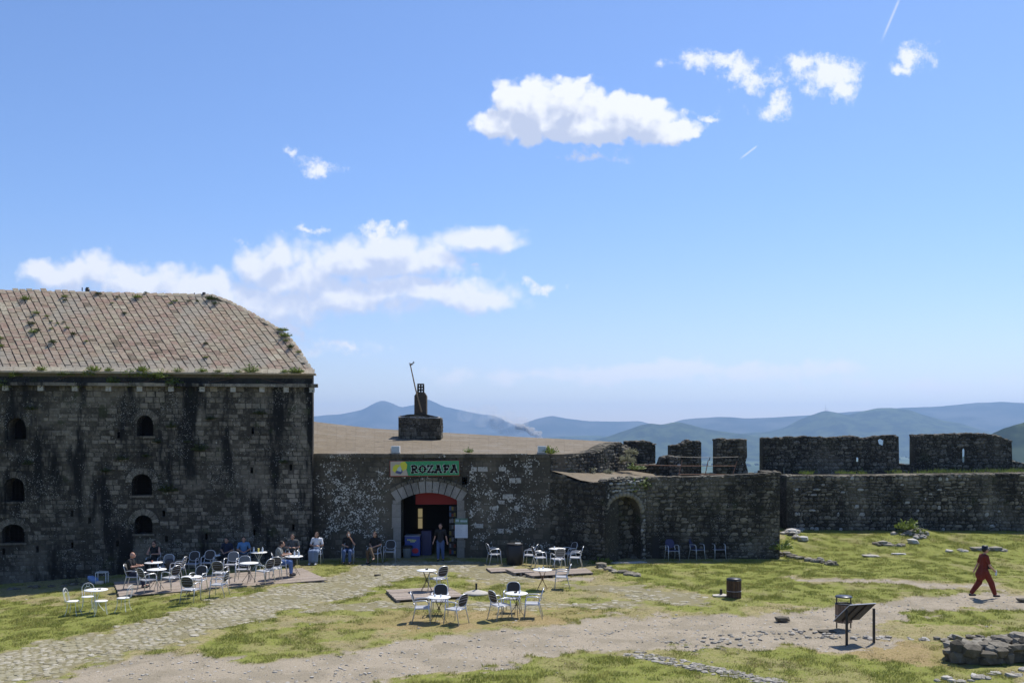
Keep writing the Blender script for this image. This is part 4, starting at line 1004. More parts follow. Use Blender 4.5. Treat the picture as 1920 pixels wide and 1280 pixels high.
# ------------------------------------------------------------------ terrace roof behind the gate wall
def terrace():
    fx = [560, 586, 800, 1030, 1060, 1090, 1140, 1165]; fY = [43.1, 43.1, 43.1, 43.1, 43.6, 44.6, 46.6, 48.0]; fy = [850, 850, 850.5, 851.5, 851, 849, 842, 830]
    bx = [560, 587, 700, 840, 960, 1080, 1150, 1165]; by = [785, 790, 803, 811, 818, 824, 828, 828.5]
    nc, nr = 34, 9; G = []
    for i in range(nc+1):
        px = 560+(1165-560)*i/nc; Yf = np.interp(px, fx, fY); a = P(px, float(np.interp(px, fx, fy)), float(Yf)); c = P(px, float(np.interp(px, bx, by)), 55.0)
        G.append([a.lerp(c, j/nr) for j in range(nr+1)])
    # keep x straight back from the front edge so slabs run parallel
    root = empty('terrace_roof', (-4, 48, 4.6), 0, 'wide sloping stone slab roof behind the gate wall, lit by the sun', 'roof')
    b = MB(); vs = [p-Vector((0, 0, .03)) for c in G for p in c]+[Vector((p.x, p.y, 3.7)) for c in G for p in c]; n = (nr+1); N_ = len(G)*n; fs = []
    for i in range(nc):
        for j in range(nr): a = i*n+j; fs.append((a, a+n, a+n+1, a+1))
    for i in range(nc): a = i*n; fs.append((a+n, a, a+N_, a+n+N_)); a = i*n+nr; fs.append((a, a+n, a+n+N_, a+N_))
    for j in range(nr): a = nc*n+j; fs.append((a, a+N_, a+1+N_, a+1)); a = j; fs.append((a+1, a+1+N_, a+N_, a))
    b.add(vs, fs); b.obj('roof_core', tonemat('roof_joint', [(.13, .105, .075), (.145, .12, .085)]), root)
    rr = random.Random(12); k = 0
    for i in range(nc):
        for j in range(nr):
            if k >= 306: break
            p = [G[i][j], G[i+1][j], G[i+1][j+1], G[i][j+1]]; c = sum(p, Vector())/4; q = [c+(v-c)*.992 for v in p]; nrm = (q[1]-q[0]).cross(q[3]-q[0]).normalized(); u = rr.uniform(.0, .006)
            b = MB(); b.add([v-nrm*.04 for v in q]+[v+nrm*u for v in q], [(4, 5, 6, 7), (0, 1, 5, 4), (1, 2, 6, 5), (2, 3, 7, 6), (3, 0, 4, 7)])
            o = b.obj('roof_slab', M_SLAB, root); o['tone'] = rr.random(); k += 1
terrace()
# chimney
def chimney():
    Y = 50.0; root = empty('chimney', P(787, 808, Y), 0, 'stone chimney block with tapered stack and perforated pipe on the terrace roof', 'chimney')
    a = P(747, 812, Y); c = P(826, 776, Y); zb_ = a.z-.3
    w = Wall([(a.x, Y), (c.x, Y)]); zt = lin([(0, c.z-.12), (.4, c.z-.02), (.9, c.z), (1.6, c.z-.02), (w.len, c.z-.18)])
    core_strip(w, lambda t: zb_, zt, 1.5, M_RUB, 'base', root)
    wl = Wall([(c.x, Y), (c.x, Y+1.5)])
    pieces(root, 'stone', lay(w, lambda t: zb_, lambda t: zt(t)-.06, (.14, .24), (.18, .42), 'block', None, (.02, .05), seed=3)+lay(wl, lambda t: zb_, lambda t: c.z-.22, (.14, .24), (.18, .42), 'block', None, (.02, .05), seed=5), M_RUB, 'stones')
    b = MB(); b.add([w.pt(t, zt(t)-.05, d) for t, d in ((-.03, .05), (w.len+.03, .05), (w.len+.03, -1.55), (-.03, -1.55))]+[w.pt(t, zt(t)+.02, d) for t, d in ((.1, -.03), (w.len-.15, -.03), (w.len-.15, -1.45), (.1, -1.45))], [(4, 5, 6, 7), (0, 1, 5, 4), (1, 2, 6, 5), (2, 3, 7, 6), (3, 0, 4, 7)]); b.obj('cap_slab', M_CONC, root)
    s0 = P(777.5, 776, Y+.3); s1 = P(800, 742, Y+.3); b = MB(); x0, x1 = s0.x, s1.x; m_ = (x0+x1)/2; pr = [(x0, s0.z-.1), (x1, s0.z-.1), (x1, s1.z), (x1-.12, s1.z+.19), (x0+.14, s1.z+.19), (x0, s1.z)]
    n = len(pr); b.add([(x, Y+.1, z) for x, z in pr]+[(x, Y+.75, z) for x, z in pr], [tuple(range(n)), tuple(range(n, 2*n))[::-1]]+[((i+1) % n, i, i+n, (i+1) % n+n) for i in range(n)])
    b.obj('stack', tonemat('stack_render', [(.085, .07, .055), (.14, .115, .09)], bump=.8), root)
    p0 = P(783, 736, Y+.4); p1 = P(795, 720, Y+.4); cxx = (p0.x+p1.x)/2; b = MB(); hw = (p1.x-p0.x)/2
    for k in range(4):     # perforated square pipe: frames between posts
        z = p0.z-.02+k*(p1.z-p0.z)/3; b.box(cxx-hw, cxx+hw, Y+.25, Y+.55, z-.02, z+.045)
    for q in (-1, 0, 1):
        for yy in (Y+.26, Y+.54): b.box(cxx+q*(hw-.03)-.035, cxx+q*(hw-.03)+.035, yy-.01, yy+.01, p0.z-.05, p1.z)
    for q in (-1, 1): b.box(cxx+q*hw-.012, cxx+q*hw+.012, Y+.25, Y+.55, p0.z-.05, p1.z-.12)
    b.obj('vent_pipe', M_LEG, root)
    a = P(790.5, 772, Y-.02); c = P(769, 682, Y-.02); o = empty('leaning_pole', a, 0, 'thin leaning pole with small forked antenna beside the chimney stack', 'pole')
    MB().tube([a, a.lerp(c, .5)+Vector((-.03, 0, 0)), c], [.045, .035, .028], 6).obj('pole', tonemat('bamboo', [(.30, .22, .14), (.42, .33, .22)]), o)
    b = MB(); b.tube([P(767, 681, Y), P(772, 682, Y), P(777, 679, Y)], .025, 5); b.tube([P(768, 685, Y), P(773, 683, Y)], .03, 5); b.tube([P(775, 677, Y), P(774, 684, Y)], .015, 5); b.obj('antenna', M_LEG, o)
chimney()

# ------------------------------------------------------------------ bastion: curved wall, niche, long wall
def bastion():
    root = empty('bastion', (6.5, 42.6, 0), 0, 'dark rubble bastion wall with an arched niche and worn flat top', 'wall')
    pA = [(1.66, 43.05), (2.35, 42.7), (3.0, 42.1), (3.6, 41.6), (4.02, 41.25)]
    wa = Wall(pA); zta = lin([(0, 3.86), (.6, 3.74), (1.2, 3.50), (1.8, 3.42), (wa.len, 3.52)])
    core_strip(wa, lambda t: -.4, lambda t: zta(t)-.04, 1.0, M_RUB, 'curved_wall', root, .25)
    L = lay(wa, lambda t: -.1, lambda t: zta(t)-.05, (.13, .24), (.18, .42), 'rubble', None, (.03, .07), seed=1, tonef=lambda t, z, q: q*(.55+.25*t/wa.len))
    wb = Wall([(4.02, 41.25), (4.25, 41.75), (6.3, 42.75)]); # niche face
    wn = Wall([(4.12, 41.9), (5.95, 42.75)])
    # niche wall (planar) with arched opening
    Wn = Wall([(4.03, 41.4), (5.95, 42.72)]); ztn = lambda t: 3.55+.1*t/Wn.len
    a0 = Wn.hit(1137, 1045)[0]; a1 = Wn.hit(1201, 1045)[0]; zsn = Wn.hit(1170, 962)[1]; ztop = Wn.hit(1172, 930)[1]
    a0 = max(a0, .06); op = arch_pts((a0+a1)/2, -.3, a1-a0, zsn, ztop-zsn, 10)
    core_holes(Wn, [(0, -.5), (Wn.len, -.5), (Wn.len, 3.6), (0, 3.5)], [op], .5, M_RUB, 'niche_front', root)
    cx_ = (a0+a1)/2; hw = (a1-a0)/2; rz = ztop-zsn
    def mk(t, z): return not ((abs(t-cx_) < hw+.02 and z < zsn) or (z >= zsn and ((t-cx_)/(hw+.2))**2+((z-zsn)/(rz+.2))**2 < 1))
    LN = lay(Wn, lambda t: -.1, lambda t: 3.5, (.1, .2), (.12, .3), 'rubble', mk, (.04, .10), seed=2, tonef=lambda t, z, q: 2.0 if random.random() < .25 else .5+q*.9)
    n = 15
    for i in range(n):
        a_ = math.pi*(i+.5)/n; q = Wn.pt(cx_+(hw+.1)*math.cos(a_), zsn+(rz+.1)*math.sin(a_), 0); e = Wn.frame(0)[1].to_3d(); nn = Wn.frame(0)[2].to_3d()
        rad = e*math.cos(a_)+Vector((0, 0, math.sin(a_))); tan = -e*math.sin(a_)+Vector((0, 0, math.cos(a_)))
        LN.append((basis(q, rad*.24, nn*.09, tan*(math.pi*hw*1.15/n)), 'rubble', random.uniform(.5, 1)))
    # recess behind
    bk_ = Wall([(4.12, 42.25), (6.0, 43.45)]); core_strip(bk_, lambda t: -.4, lambda t: 3.5, .3, M_RUB, 'niche_back', root)
    L += lay(bk_, lambda t: -.1, lambda t: 3.4, (.16, .3), (.2, .45), 'rubble', None, (.05, .12), seed=6)
    for pp in ([(4.25, 41.9), (4.2, 43.0)], [(6.0, 44.1), (5.95, 42.9)]):
        ws = Wall(pp if pp[0][1] > pp[1][1] else pp[::-1]); 
        core_strip(Wall(pp), lambda t: -.4, lambda t: 3.45, .12, M_RUB, 'niche_side', root)
    pC = [(5.95, 42.72), (7.4, 42.72), (8.8, 42.7), (10.2, 42.65), (11.5, 42.55), (11.86, 42.52)]
    wc = Wall(pC); ztc = lin([(0, 3.63), (1.5, 3.63), (3, 3.68), (4.5, 3.76), (wc.len-.5, 3.80), (wc.len-.3, 3.88), (wc.len, 3.86)])
    core_strip(wc, lambda t: -.4, lambda t: ztc(t)-.04, 1.0, M_RUB, 'long_wall', root)
    h1 = wc.hit(1229, 1025)[0]; h2 = wc.hit(1327, 1018)[0]
    L += lay(wc, lambda t: -.1, lambda t: ztc(t)-.06, (.09, .20), (.10, .42), 'rubble', lambda t, z: not ((abs(t-h1) < .17 and z < 1.0) or (abs(t-h2) < .12 and .4 < z < .95)), (.03, .07), seed=7)
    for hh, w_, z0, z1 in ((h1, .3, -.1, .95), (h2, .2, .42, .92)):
        along(wc, hh-w_/2, hh+w_/2, .002, .006, z0, z1).obj('hollow_shade', M_DARKIN, root)  # thin dark sheets on the wall face paint the shade inside two hollows
    we = Wall([(11.86, 42.52), (12.15, 45.5)]); core_strip(we, lambda t: -.4, lambda t: 3.8, .5, M_RUB, 'end_wall', root)
    L += topstones(wa, lambda t: zta(t)-.08, .8, 4, dens=.6); L += topstones(wc, lambda t: ztc(t)-.07, .5, 5, dens=.85, size=(.15, .32), hh=(.08, .16)); LN += topstones(Wn, lambda t: 3.53, .5, 6, hh=(.12, .25), size=(.14, .26))
    pieces(root, 'niche_stone', LN, M_NICHE, 'niche_stones')
    pieces(root, 'stone', L, M_RUB, 'stones')
    # flat top reaching back (paved and grassy)
    b = MB(); F_ = [(1.7, 43.0, 3.9), (2.35, 42.72, 3.72), (3.0, 42.15, 3.50), (3.6, 41.65, 3.42), (4.02, 41.3, 3.50), (5.95, 42.75, 3.6), (8.8, 42.75, 3.63), (11.85, 42.6, 3.80)]
    Bk = [(1.8, 43.6, 3.95), (2.6, 44.3, 3.85), (3.9, 45.8, 3.75), (5.2, 47.5, 3.68), (6.0, 48.5, 3.66), (7.5, 48.0, 3.45), (9.5, 46, 3.35), (12.1, 45.5, 3.4)]
    n = len(F_); vs = F_+Bk+[(x, y, -.3) for x, y, z in Bk]; fs = [(i, i+1, n+i+1, n+i) for i in range(n-1)]+[(n+i, n+i+1, 2*n+i+1, 2*n+i) for i in range(n-1)]
    b.add(vs, fs); o = b.obj('flat_top', M_SLAB, root); o['tone'] = .3
bastion()
def wing():
    # low wall carrying the terrace roof's right end
    root = empty('stub_wall', (4.2, 45.5, 3.8), 0, 'low dark rubble wall curving back above the bastion top to a ragged lit end', 'wall')
    w = Wall([(1.72, 43.15), (2.9, 44.0), (4.2, 45.7), (5.15, 47.3), (5.45, 47.9)]); zt = lin([(0, 4.5), (1.4, 4.55), (3.5, 4.75), (4.9, 5.05), (w.len, 5.1)])
    core_strip(w, lambda t: 3.4, zt, .7, M_RUB, 'core', root)
    we = Wall([(5.45, 47.9), (6.3, 50.3)]); core_strip(we, lambda t: 3.2, lambda t: 5.05-.12*t, .8, M_RUB, 'end_core', root)
    L = lay(w, lambda t: 3.5, lambda t: zt(t)-.03, (.12, .22), (.14, .36), 'rubble', None, (.03, .07), seed=3)+lay(we, lambda t: 3.3, lambda t: 4.95-.12*t, (.12, .22), (.14, .3), 'rubble', None, (.05, .12), seed=4, tonef=lambda t, z, q: .5+q)
    L += topstones(w, lambda t: zt(t)-.06, .6, 8, dens=.8)+topstones(we, lambda t: 5.0-.12*t, .6, 9, hh=(.12, .3))
    pieces(root, 'stone', L, M_RUB, 'stones')
wing()
def panel(name, label, Y, outline, holes=(), thick=.8, seed=1, mat=M_MER, tf=None, side=None, cat='wall', group=None, ch=(.09, .22), wr=(.10, .40)):
    "wall piece facing the camera from photo outline (closed, starts bottom-left, counter-clockwise)"
    pts = [P(x, y, Y) for x, y in outline]; x0 = min(p.x for p in pts); x1 = max(p.x for p in pts); w = Wall([(x0, Y), (x1, Y)])
    out = [(p.x-x0, p.z) for p in pts]; hs = [[(P(x, y, Y).x-x0, P(x, y, Y).z) for x, y in h] for h in holes]
    root = empty(name, ((x0+x1)/2, Y, min(p.z for p in pts)), 0, label, cat, group)
    xm = (x0+x1)/2; core_holes(w, out, hs, thick, mat, 'core', root, (thick*(hs[0][0][0]+x0)/Y if hs else 0, -thick*(H-4.4)/Y))
    def mk(t, z):
        if not inpoly(t, z, out): return False
        return not any(inpoly(t, z, h) for h in hs)
    zmin = min(o[1] for o in out); zmax = max(o[1] for o in out)
    L = lay(w, lambda t: zmin, lambda t: zmax, ch, wr, 'rubble', mk, (.03, .08), seed=seed, tonef=tf)
    # ragged top: rocks along upper edges
    rr = random.Random(seed)
    n = len(out)
    for i in range(n):
        a, c = out[i], out[(i+1) % n]
        if c[0] < a[0]-.01 and abs(c[1]-a[1]) < 1.2*abs(c[0]-a[0]):
            d = math.hypot(c[0]-a[0], c[1]-a[1]); m_ = max(1, int(d/.24))
            for q in range(m_):
                f = (q+.5)/m_; 
                for dd in (-.08, -thick*.45, -thick+.1):
                    L.append((rock_M(w.pt(a[0]+(c[0]-a[0])*f, a[1]+(c[1]-a[1])*f-.03+rr.uniform(-.03, .035), dd), rr.uniform(.22, .36), rr.uniform(.25, .4), rr.uniform(.08, .18), rr.uniform(0, 6)), 'rock', rr.uniform(.3, 1)))
    if side is not None:       # right return face, its sunlight put into paler stone tones
        ws = Wall([(x1, Y), (x1+.02, Y+thick)]); zt_ = side; L += lay(ws, lambda t: zmin, lambda t: zt_, ch, (.12, .3), 'rubble', None, (.04, .09), seed=seed+50, tonef=lambda t, z, q: 2.0 if random.random() < .3 else .5+q)
    pieces(root, 'stone', L, mat, 'stones'); return root
G_M = 'merlons along the outer battlement'
panel('merlon', 'leftmost merlon, its upper right corner broken, next to leafy wall end', 50.0, [(1172, 893), (1229, 893), (1229, 836), (1222, 829), (1210, 827), (1172, 827)], thick=.8, seed=2, group=G_M)
panel('parapet_sill', 'low dark sill wall between leftmost merlon and rubble stub', 49.2, [(1196, 896), (1256, 896), (1256, 871), (1196, 872)], thick=.6, seed=3)
panel('rubble_stub', 'stepped stub of wall with pale rough right face by the rail', 47.5, [(1236, 897), (1262, 897), (1262, 855), (1250, 854), (1240, 861), (1236, 871)], thick=1.0, seed=4, side=P(0, 855, 47.5).z)
panel('stub_return', 'narrow face of pale rubble right of the stepped stub', 47.0, [(1255, 897), (1277, 897), (1276, 857), (1255, 856)], thick=.5, seed=41, mat=M_CURT, tf=lambda t, z, q: .6+q, cat='wall')  # camera-facing strip laid paler to put the stub's sunlit side into colour
panel('merlon', 'second merlon from the left, stepped top, behind the iron rail', 52.0, [(1257, 900), (1315, 900), (1315, 829), (1300, 826), (1285, 826), (1278, 834), (1257, 835)], thick=.9, seed=5, group=G_M)
panel('merlon', 'third merlon from the left, squarish, standing between two crenels', 52.0, [(1343, 900), (1400, 900), (1403, 886), (1398, 866), (1401, 855), (1400, 824), (1343, 823)], thick=.9, seed=6, group=G_M)
panel('crenel_sill', 'low sill under the crenels behind the iron rail', 52.1, [(1312, 905), (1435, 905), (1435, 888), (1312, 888)], thick=.7, seed=16)
panel('merlon', 'longest merlon, left of the right crenel, with slits and a broken notch', 53.0,
      [(1431, 935), (1716, 935), (1716, 871), (1686, 870), (1685, 818), (1672, 815), (1640, 818), (1630, 820), (1622, 824), (1606, 818), (1560, 820), (1515, 818), (1470, 820), (1431, 822)],
      [[(1648, 832), (1655, 835), (1656, 825), (1650, 822), (1646, 824)][::-1], [(1605, 865), (1609, 865), (1609, 857), (1605, 857)], [(1467, 890), (1470, 890), (1470, 875), (1467, 876)]], thick=.8, seed=7, group=G_M)
panel('merlon', 'rightmost merlon with one tall arrow slit and a rubbly right shoulder', 53.0,
      [(1716.5, 912), (1960, 912), (1960, 872), (1925, 870), (1903, 864), (1898, 865), (1897, 829), (1890, 823), (1868, 817), (1850, 813), (1800, 813), (1760, 814), (1716.5, 816)],
      [[(1804.5, 866), (1808, 866), (1808, 843), (1806, 840), (1804.5, 843)]], thick=.8, seed=8, group=G_M)
# curtain wall below the battlement
def curtain():
    root = empty('curtain_wall', (22, 50, .4), 0, 'broad dark rubble curtain wall carrying the walkway behind the lawn', 'wall')
    w = Wall([(P(1475, 0, 50).x, 50.0), (18, 49.95), (24, 49.7), (30.5, 49.4)]); gb = lambda t: T(w.pt(t, 0).x, w.pt(t, 0).y)-.3
    zt = lin([(0, 3.38), (3, 3.36), (7, 3.42), (11, 3.5), (w.len, 3.55)])
    core_strip(w, lambda t: -.6, lambda t: zt(t)-.05, 3.4, M_CURT, 'core', root)
    L = lay(w, gb, lambda t: zt(t)-.04, (.08, .24), (.09, .42), 'rubble', lambda t, z: not (t < .55*(1-(z-.3)/3.1)), (.03, .09), seed=17, tonef=lambda t, z, q: 2.0 if random.random() < (.09 if t < 4 else .035) else q*(1.15 if z > 2.9 else 1))
    L += topstones(w, lambda t: zt(t)-.07, .5, 18, dens=.8, hh=(.08, .18)); pieces(root, 'stone', L, M_CURT, 'stones')
    # shaded return closing the gap beside the bastion
    wr_ = Wall([(11.9, 51.4), (P(1480, 0, 50).x+.4, 51.4)]); core_strip(wr_, lambda t: -.5, lambda t: 3.35, .6, M_CURT, 'gap_wall', root)
    w2 = Wall([(6, 52.6), (16, 52.6)]); core_strip(w2, lambda t: -1, lambda t: 2.9, .5, M_CURT, 'outer_base', root)
curtain()
def rail():
    root = empty('iron_rail', P(1325, 890, 45), 0, 'thin rusty iron rail on leaning posts along the bastion top', 'railing'); Y = 44.8
    for a, c in (((1272, 893), (1279, 862)), ((1322, 891), (1328, 862)), ((1374, 889), (1382, 864))):
        MB().tube([P(*a, Y), P(*c, Y)], .02, 5).obj('post', M_RUST, root)
    MB().tube([P(1272, 889, Y), P(1330, 889, Y), P(1383, 889.5, Y)], .016, 5).obj('rail', M_RUST, root)
    MB().tube([P(1190, 871, Y), P(1278, 873, Y), P(1380, 873, Y)], .014, 5).obj('rail', M_RUST, root)
    MB().tube([P(1270, 856, Y), P(1316, 857.5, Y), P(1345, 857.5, Y), P(1385, 856, Y)], .010, 5).obj('wire', M_BLACK, root)
    MB().tube([P(1331, 857, Y), P(1330, 863, Y)], .02, 5).obj('hook', M_BLACK, root)
rail()
# ------------------------------------------------------------------ decks
DK = .10
def deck(corners, n, label, dz=DK, along_long=True):
    "corners as photo pixels: back-left, back-right, front-right, front-left of the top surface"
    A, B, Cc, D = [at(x, y, dz) for x, y in corners]; root = empty('timber_deck', (A+B+Cc+D)/4-Vector((0, 0, dz)), 0, label, 'deck'); rr = random.Random(n)
    for i in range(n):
        f0 = (i+.03)/n; f1 = (i+.97)/n; p = [D.lerp(A, f0), Cc.lerp(B, f0), Cc.lerp(B, f1), D.lerp(A, f1)]
        e = (p[1]-p[0]).normalized(); p[0] = p[0]-e*rr.uniform(0, .05); p[1] = p[1]+e*rr.uniform(0, .05)
        u = Vector((0, 0, rr.uniform(-.004, .004))); b = MB()
        b.add([v-Vector((0, 0, .028)) for v in p]+[v+u for v in p], [(3, 2, 1, 0), (4, 5, 6, 7), (0, 1, 5, 4), (1, 2, 6, 5), (2, 3, 7, 6), (3, 0, 4, 7)])
        o = b.obj('plank', M_WOOD, root); o['tone'] = rr.random()
    b = MB()
    for f in (.02, .35, .66, .98):
        a = D.lerp(Cc, f)-Vector((0, 0, .03)); c = A.lerp(B, f)-Vector((0, 0, .03)); s = (Cc-D).normalized()*.04
        b.add([a-s, a+s, c+s, c-s]+[v-Vector((0, 0, .14)) for v in (a-s, a+s, c+s, c-s)], [(0, 1, 5, 4), (1, 2, 6, 5), (2, 3, 7, 6), (3, 0, 4, 7)])
    b.obj('joists', M_WOOD, root)
deck([(214, 1090), (566, 1064), (613, 1086), (224, 1117)], 16, 'long weathered timber deck under the cafe tables by the barracks')
deck([(724, 1105), (838, 1099), (872, 1117), (744, 1124)], 10, 'small square timber deck on the grass in front of the doorway')
deck([(912, 1064), (960, 1063), (972, 1069), (922, 1071)], 5, 'small plank platform left of the round table by the gate wall', .07)
deck([(948, 1066), (988, 1065), (1000, 1071), (965, 1073)], 5, 'middle plank platform overlapping its neighbour by the gate wall', .12)
deck([(978, 1071), (1098, 1064), (1112, 1073), (998, 1079)], 7, 'wider plank platform at the bastion corner behind the round table', .09)

# ------------------------------------------------------------------ chairs
def arcpts(c, rx, rz, a0, a1, n, f): return [f(c, rx*math.cos(a0+(a1-a0)*i/n), rz*math.sin(a0+(a1-a0)*i/n)) for i in range(n+1)]
def make_chair(name, panel, seatm, ring=True):
    t = empty(name, (0, 0, 0)); r_ = .0165
    for s in (-1, 1):
        MB().tube([(s*.265, .25, 0), (s*.245, .215, .35), (s*.24, .20, .585)], r_).obj('leg', M_ALU, t, False, True)
        MB().tube([(s*.24, -.30, 0), (s*.225, -.20, .40), (s*.215, -.19, .50)], r_).obj('leg', M_ALU, t, False, True)
        MB().tube([(s*.24, .20, .58), (s*.243, .175, .635), (s*.245, .12, .662), (s*.25, -.02, .665), (s*.245, -.16, .655), (s*.215, -.235, .625)], .019).obj('armrest', M_ALU, t, False, True)
    b = MB(); b.tube([(-.24, .20, .42), (.24, .20, .42)], .012); b.tube([(-.222, -.2, .42), (.222, -.2, .42)], .012)
    for s in (-1, 1): b.tube([(s*.24, .2, .42), (s*.225, -.2, .42)], .012)
    b.obj('seat_frame', M_ALU, t, False, True)
    b = MB(); b.add([(-.23, -.19, .428), (.23, -.19, .428), (.235, .215, .436), (-.235, .215, .436), (-.23, -.19, .442), (.23, -.19, .442), (.235, .215, .45), (-.235, .215, .45)], [(3, 2, 1, 0), (4, 5, 6, 7), (0, 1, 5, 4), (1, 2, 6, 5), (2, 3, 7, 6), (3, 0, 4, 7)]); b.obj('seat', seatm, t, False)
    def f(x, z): # backrest surface: leans back and curves
        return Vector((x, -.195-(z-.45)*.27-.03*(1-(x/.22)**2), z))
    sup = lambda a: (math.copysign(abs(math.cos(a))**.7, math.cos(a))*.208, .705+math.copysign(abs(math.sin(a))**.75, math.sin(a))*.185)
    pts = [f(*sup(2*math.pi*i/22)) for i in range(22)]
    if ring: MB().tube(pts, .014, 6, True).obj('backrest_frame', M_ALU, t, False, True)
    else: MB().tube([f(-.215, .48), f(-.215, .66)], .012).obj('backrest_frame', M_ALU, t, False, True); MB().tube([f(.215, .48), f(.215, .66)], .012).obj('backrest_frame', M_ALU, t, False, True)
    for s in (-1, 1): MB().tube([(s*.215, -.19, .50), f(s*.19, .60)], .013).obj('back_post', M_ALU, t, False, True)
    b = MB(); n = 22; inn = [f(*[q*(.97 if ring else 1.0) if k == 0 else .705+(q-.705)*(.97 if ring else 1.03) for k, q in enumerate(sup(2*math.pi*i/n))]) for i in range(n)]; c = f(0, .705)
    b.add([c]+inn+[c+Vector((0, .012, 0))]+[v+Vector((0, .012, 0)) for v in inn], [(0, 1+(i+1) % n, 1+i) for i in range(n)]+[(n+1, n+2+i, n+2+(i+1) % n) for i in range(n)]+[(1+i, 1+(i+1) % n, n+2+(i+1) % n, n+2+i) for i in range(n)])
    b.obj('backrest', panel, t, False)
    if ring:
        for z in (.735, .81, .65):
            hw = .205*math.sqrt(max(0, 1-((z-.705)/.185)**2))*1.0; 
            MB().tube([f(-hw, z-.01)+Vector((0, -.006, 0)), f(-hw*.5, z+.008)+Vector((0, -.008, 0)), f(hw*.5, z+.008)+Vector((0, -.008, 0)), f(hw, z-.01)+Vector((0, -.006, 0))], .0042 if z != .735 else .006, 4).obj('back_slat', M_ALU, t, False)
    return t
M_GREYT = simple('taupe_panel', (.09, .085, .078), .6)
PROTO = {'dark': make_chair('cafe_chair', M_DARKP, M_SEAT), 'grey': make_chair('cafe_chair', M_GREYP, M_SEAT), 'navy': make_chair('cafe_chair', M_BLUEP, M_BLUEP, False)}
used = set(); CH = {}
def chair(px, py, rz, label, kind='dark', dz=0.0, group='aluminium cafe armchairs'):
    o = PROTO[kind] if kind not in used else copy_tree(PROTO[kind]); used.add(kind); p = at(px, py, dz)
    o.location = p; o.rotation_euler = (R(random.uniform(-.8, .8)), R(random.uniform(-.6, .6)), R(rz)); tag(o, label, 'chair', group); return p
D = DK
S_ = {}
S_['bald'] = chair(250, 1101, -85, 'armchair at the left end of the long deck, the bald man sits on it', 'grey', D)
chair(277, 1108, -38, 'dark backed armchair at front left of the long deck, pushed to the lower round table', 'dark', D)
chair(320, 1104, 62, 'dark backed armchair turned left, right of the lower round table on the deck', 'dark', D)
chair(312, 1082, 178, 'armchair between the two left tables with its hoop back seen above the lower table', 'grey', D)
chair(333, 1085, 88, 'armchair facing left with a dark bag on it at the left table on the deck', 'grey', D)
S_['woman1'] = chair(288, 1074, 180, 'armchair against the barracks side of the left table, woman in sunglasses sits on it', 'grey', D)
chair(360, 1076, 176, 'shaded armchair by the barracks wall, left of the pair left of the empty table', 'dark', D)
chair(391, 1074, 183, 'shaded armchair by the barracks wall under the empty round table', 'dark', D)
chair(413, 1095, -4, 'dark backed armchair seen from behind in the middle of the long deck', 'dark', D)
chair(434, 1078, 180, 'grey backed armchair facing the yard in front of the man in blue', 'grey', D)
chair(357, 1128, -6, 'dark backed armchair on the grass before the long deck, seen from behind', 'dark')
chair(371, 1109, 172, 'dark backed armchair behind the small table at the deck edge', 'dark', D*.8)
chair(411, 1118, 84, 'armchair on the grass facing left beside the deck edge table', 'dark')
chair(456, 1088, 184, 'grey backed armchair behind the front right round table on the long deck', 'grey', D)
chair(496, 1091, 58, 'dark backed armchair turned left beside the front right deck table', 'dark', D)
chair(514, 1086, 25, 'dark backed armchair just left of the man in the grey shirt', 'dark', D)
S_['greyback'] = chair(526, 1079, -78, 'armchair at the right of the deck under the man in grey with blue jeans', 'dark', D)
S_['blue'] = chair(457, 1064, 176, 'armchair by the barracks wall under the man in the blue shirt', 'dark')
S_['darkman'] = chair(424, 1066, 168, 'armchair by the barracks wall under the man in dark clothes', 'dark')
S_['wallman'] = chair(548, 1060, 180, 'armchair by the barracks corner under the man behind the bottles', 'dark')
S_['white'] = chair(593, 1056, 176, 'armchair at the gate wall under the woman in the white top', 'grey')
S_['phone'] = chair(653, 1055, 180, 'armchair at the gate wall under the person drinking in dark top', 'grey')
S_['cross'] = chair(702, 1055, 165, 'armchair at the gate wall under the person with crossed legs', 'grey')
chair(731, 1052, 180, 'empty armchair at the gate wall just left of the doorway', 'dark')
chair(822, 1107, 42, 'dark backed armchair standing on the small square deck', 'dark', D)
chair(792, 1165, -88, 'armchair on the grass left of the front round table, side on facing right', 'dark')
chair(825, 1152, 180, 'dark backed armchair behind the front round table, between it and the square deck', 'dark')
chair(855, 1168, 55, 'dark backed armchair on the grass right of the front round table', 'dark')
chair(938, 1160, -55, 'dark backed armchair left of the round table nearest the gravel, turned to it', 'dark')
chair(961, 1147, 172, 'dark backed armchair behind the round table nearest the gravel', 'dark')
chair(999, 1157, 86, 'armchair right of the round table nearest the gravel, side on facing left', 'dark')
chair(1053, 1103, 88, 'armchair alone right of the round table below the bastion corner', 'dark')
chair(927, 1057, -72, 'shaded armchair at the gate wall just left of the black barrel', 'dark')
chair(994, 1059, 74, 'shaded armchair at the gate wall just right of the black barrel, facing left', 'dark')
chair(1012, 1064, -74, 'shaded armchair facing right, left of the blue-lit table', 'dark')
chair(1046, 1067, 18, 'shaded armchair with oval back to the yard, in front of the blue-lit table', 'grey')
chair(1079, 1064, 84, 'shaded armchair facing left at the bastion corner', 'dark')
chair(1067, 1056, 120, 'shaded armchair behind the one at the bastion corner, by the wall', 'dark')
chair(1260, 1050, 192, 'left of the three armchairs with navy backs along the bastion wall', 'navy', 0, 'navy backed chairs along the bastion wall')
chair(1307, 1048, 212, 'middle of the three armchairs with navy backs along the bastion wall, turned aside', 'navy', 0, 'navy backed chairs along the bastion wall')
chair(1347, 1047, 190, 'right of the three armchairs with navy backs along the bastion wall', 'navy', 0, 'navy backed chairs along the bastion wall')

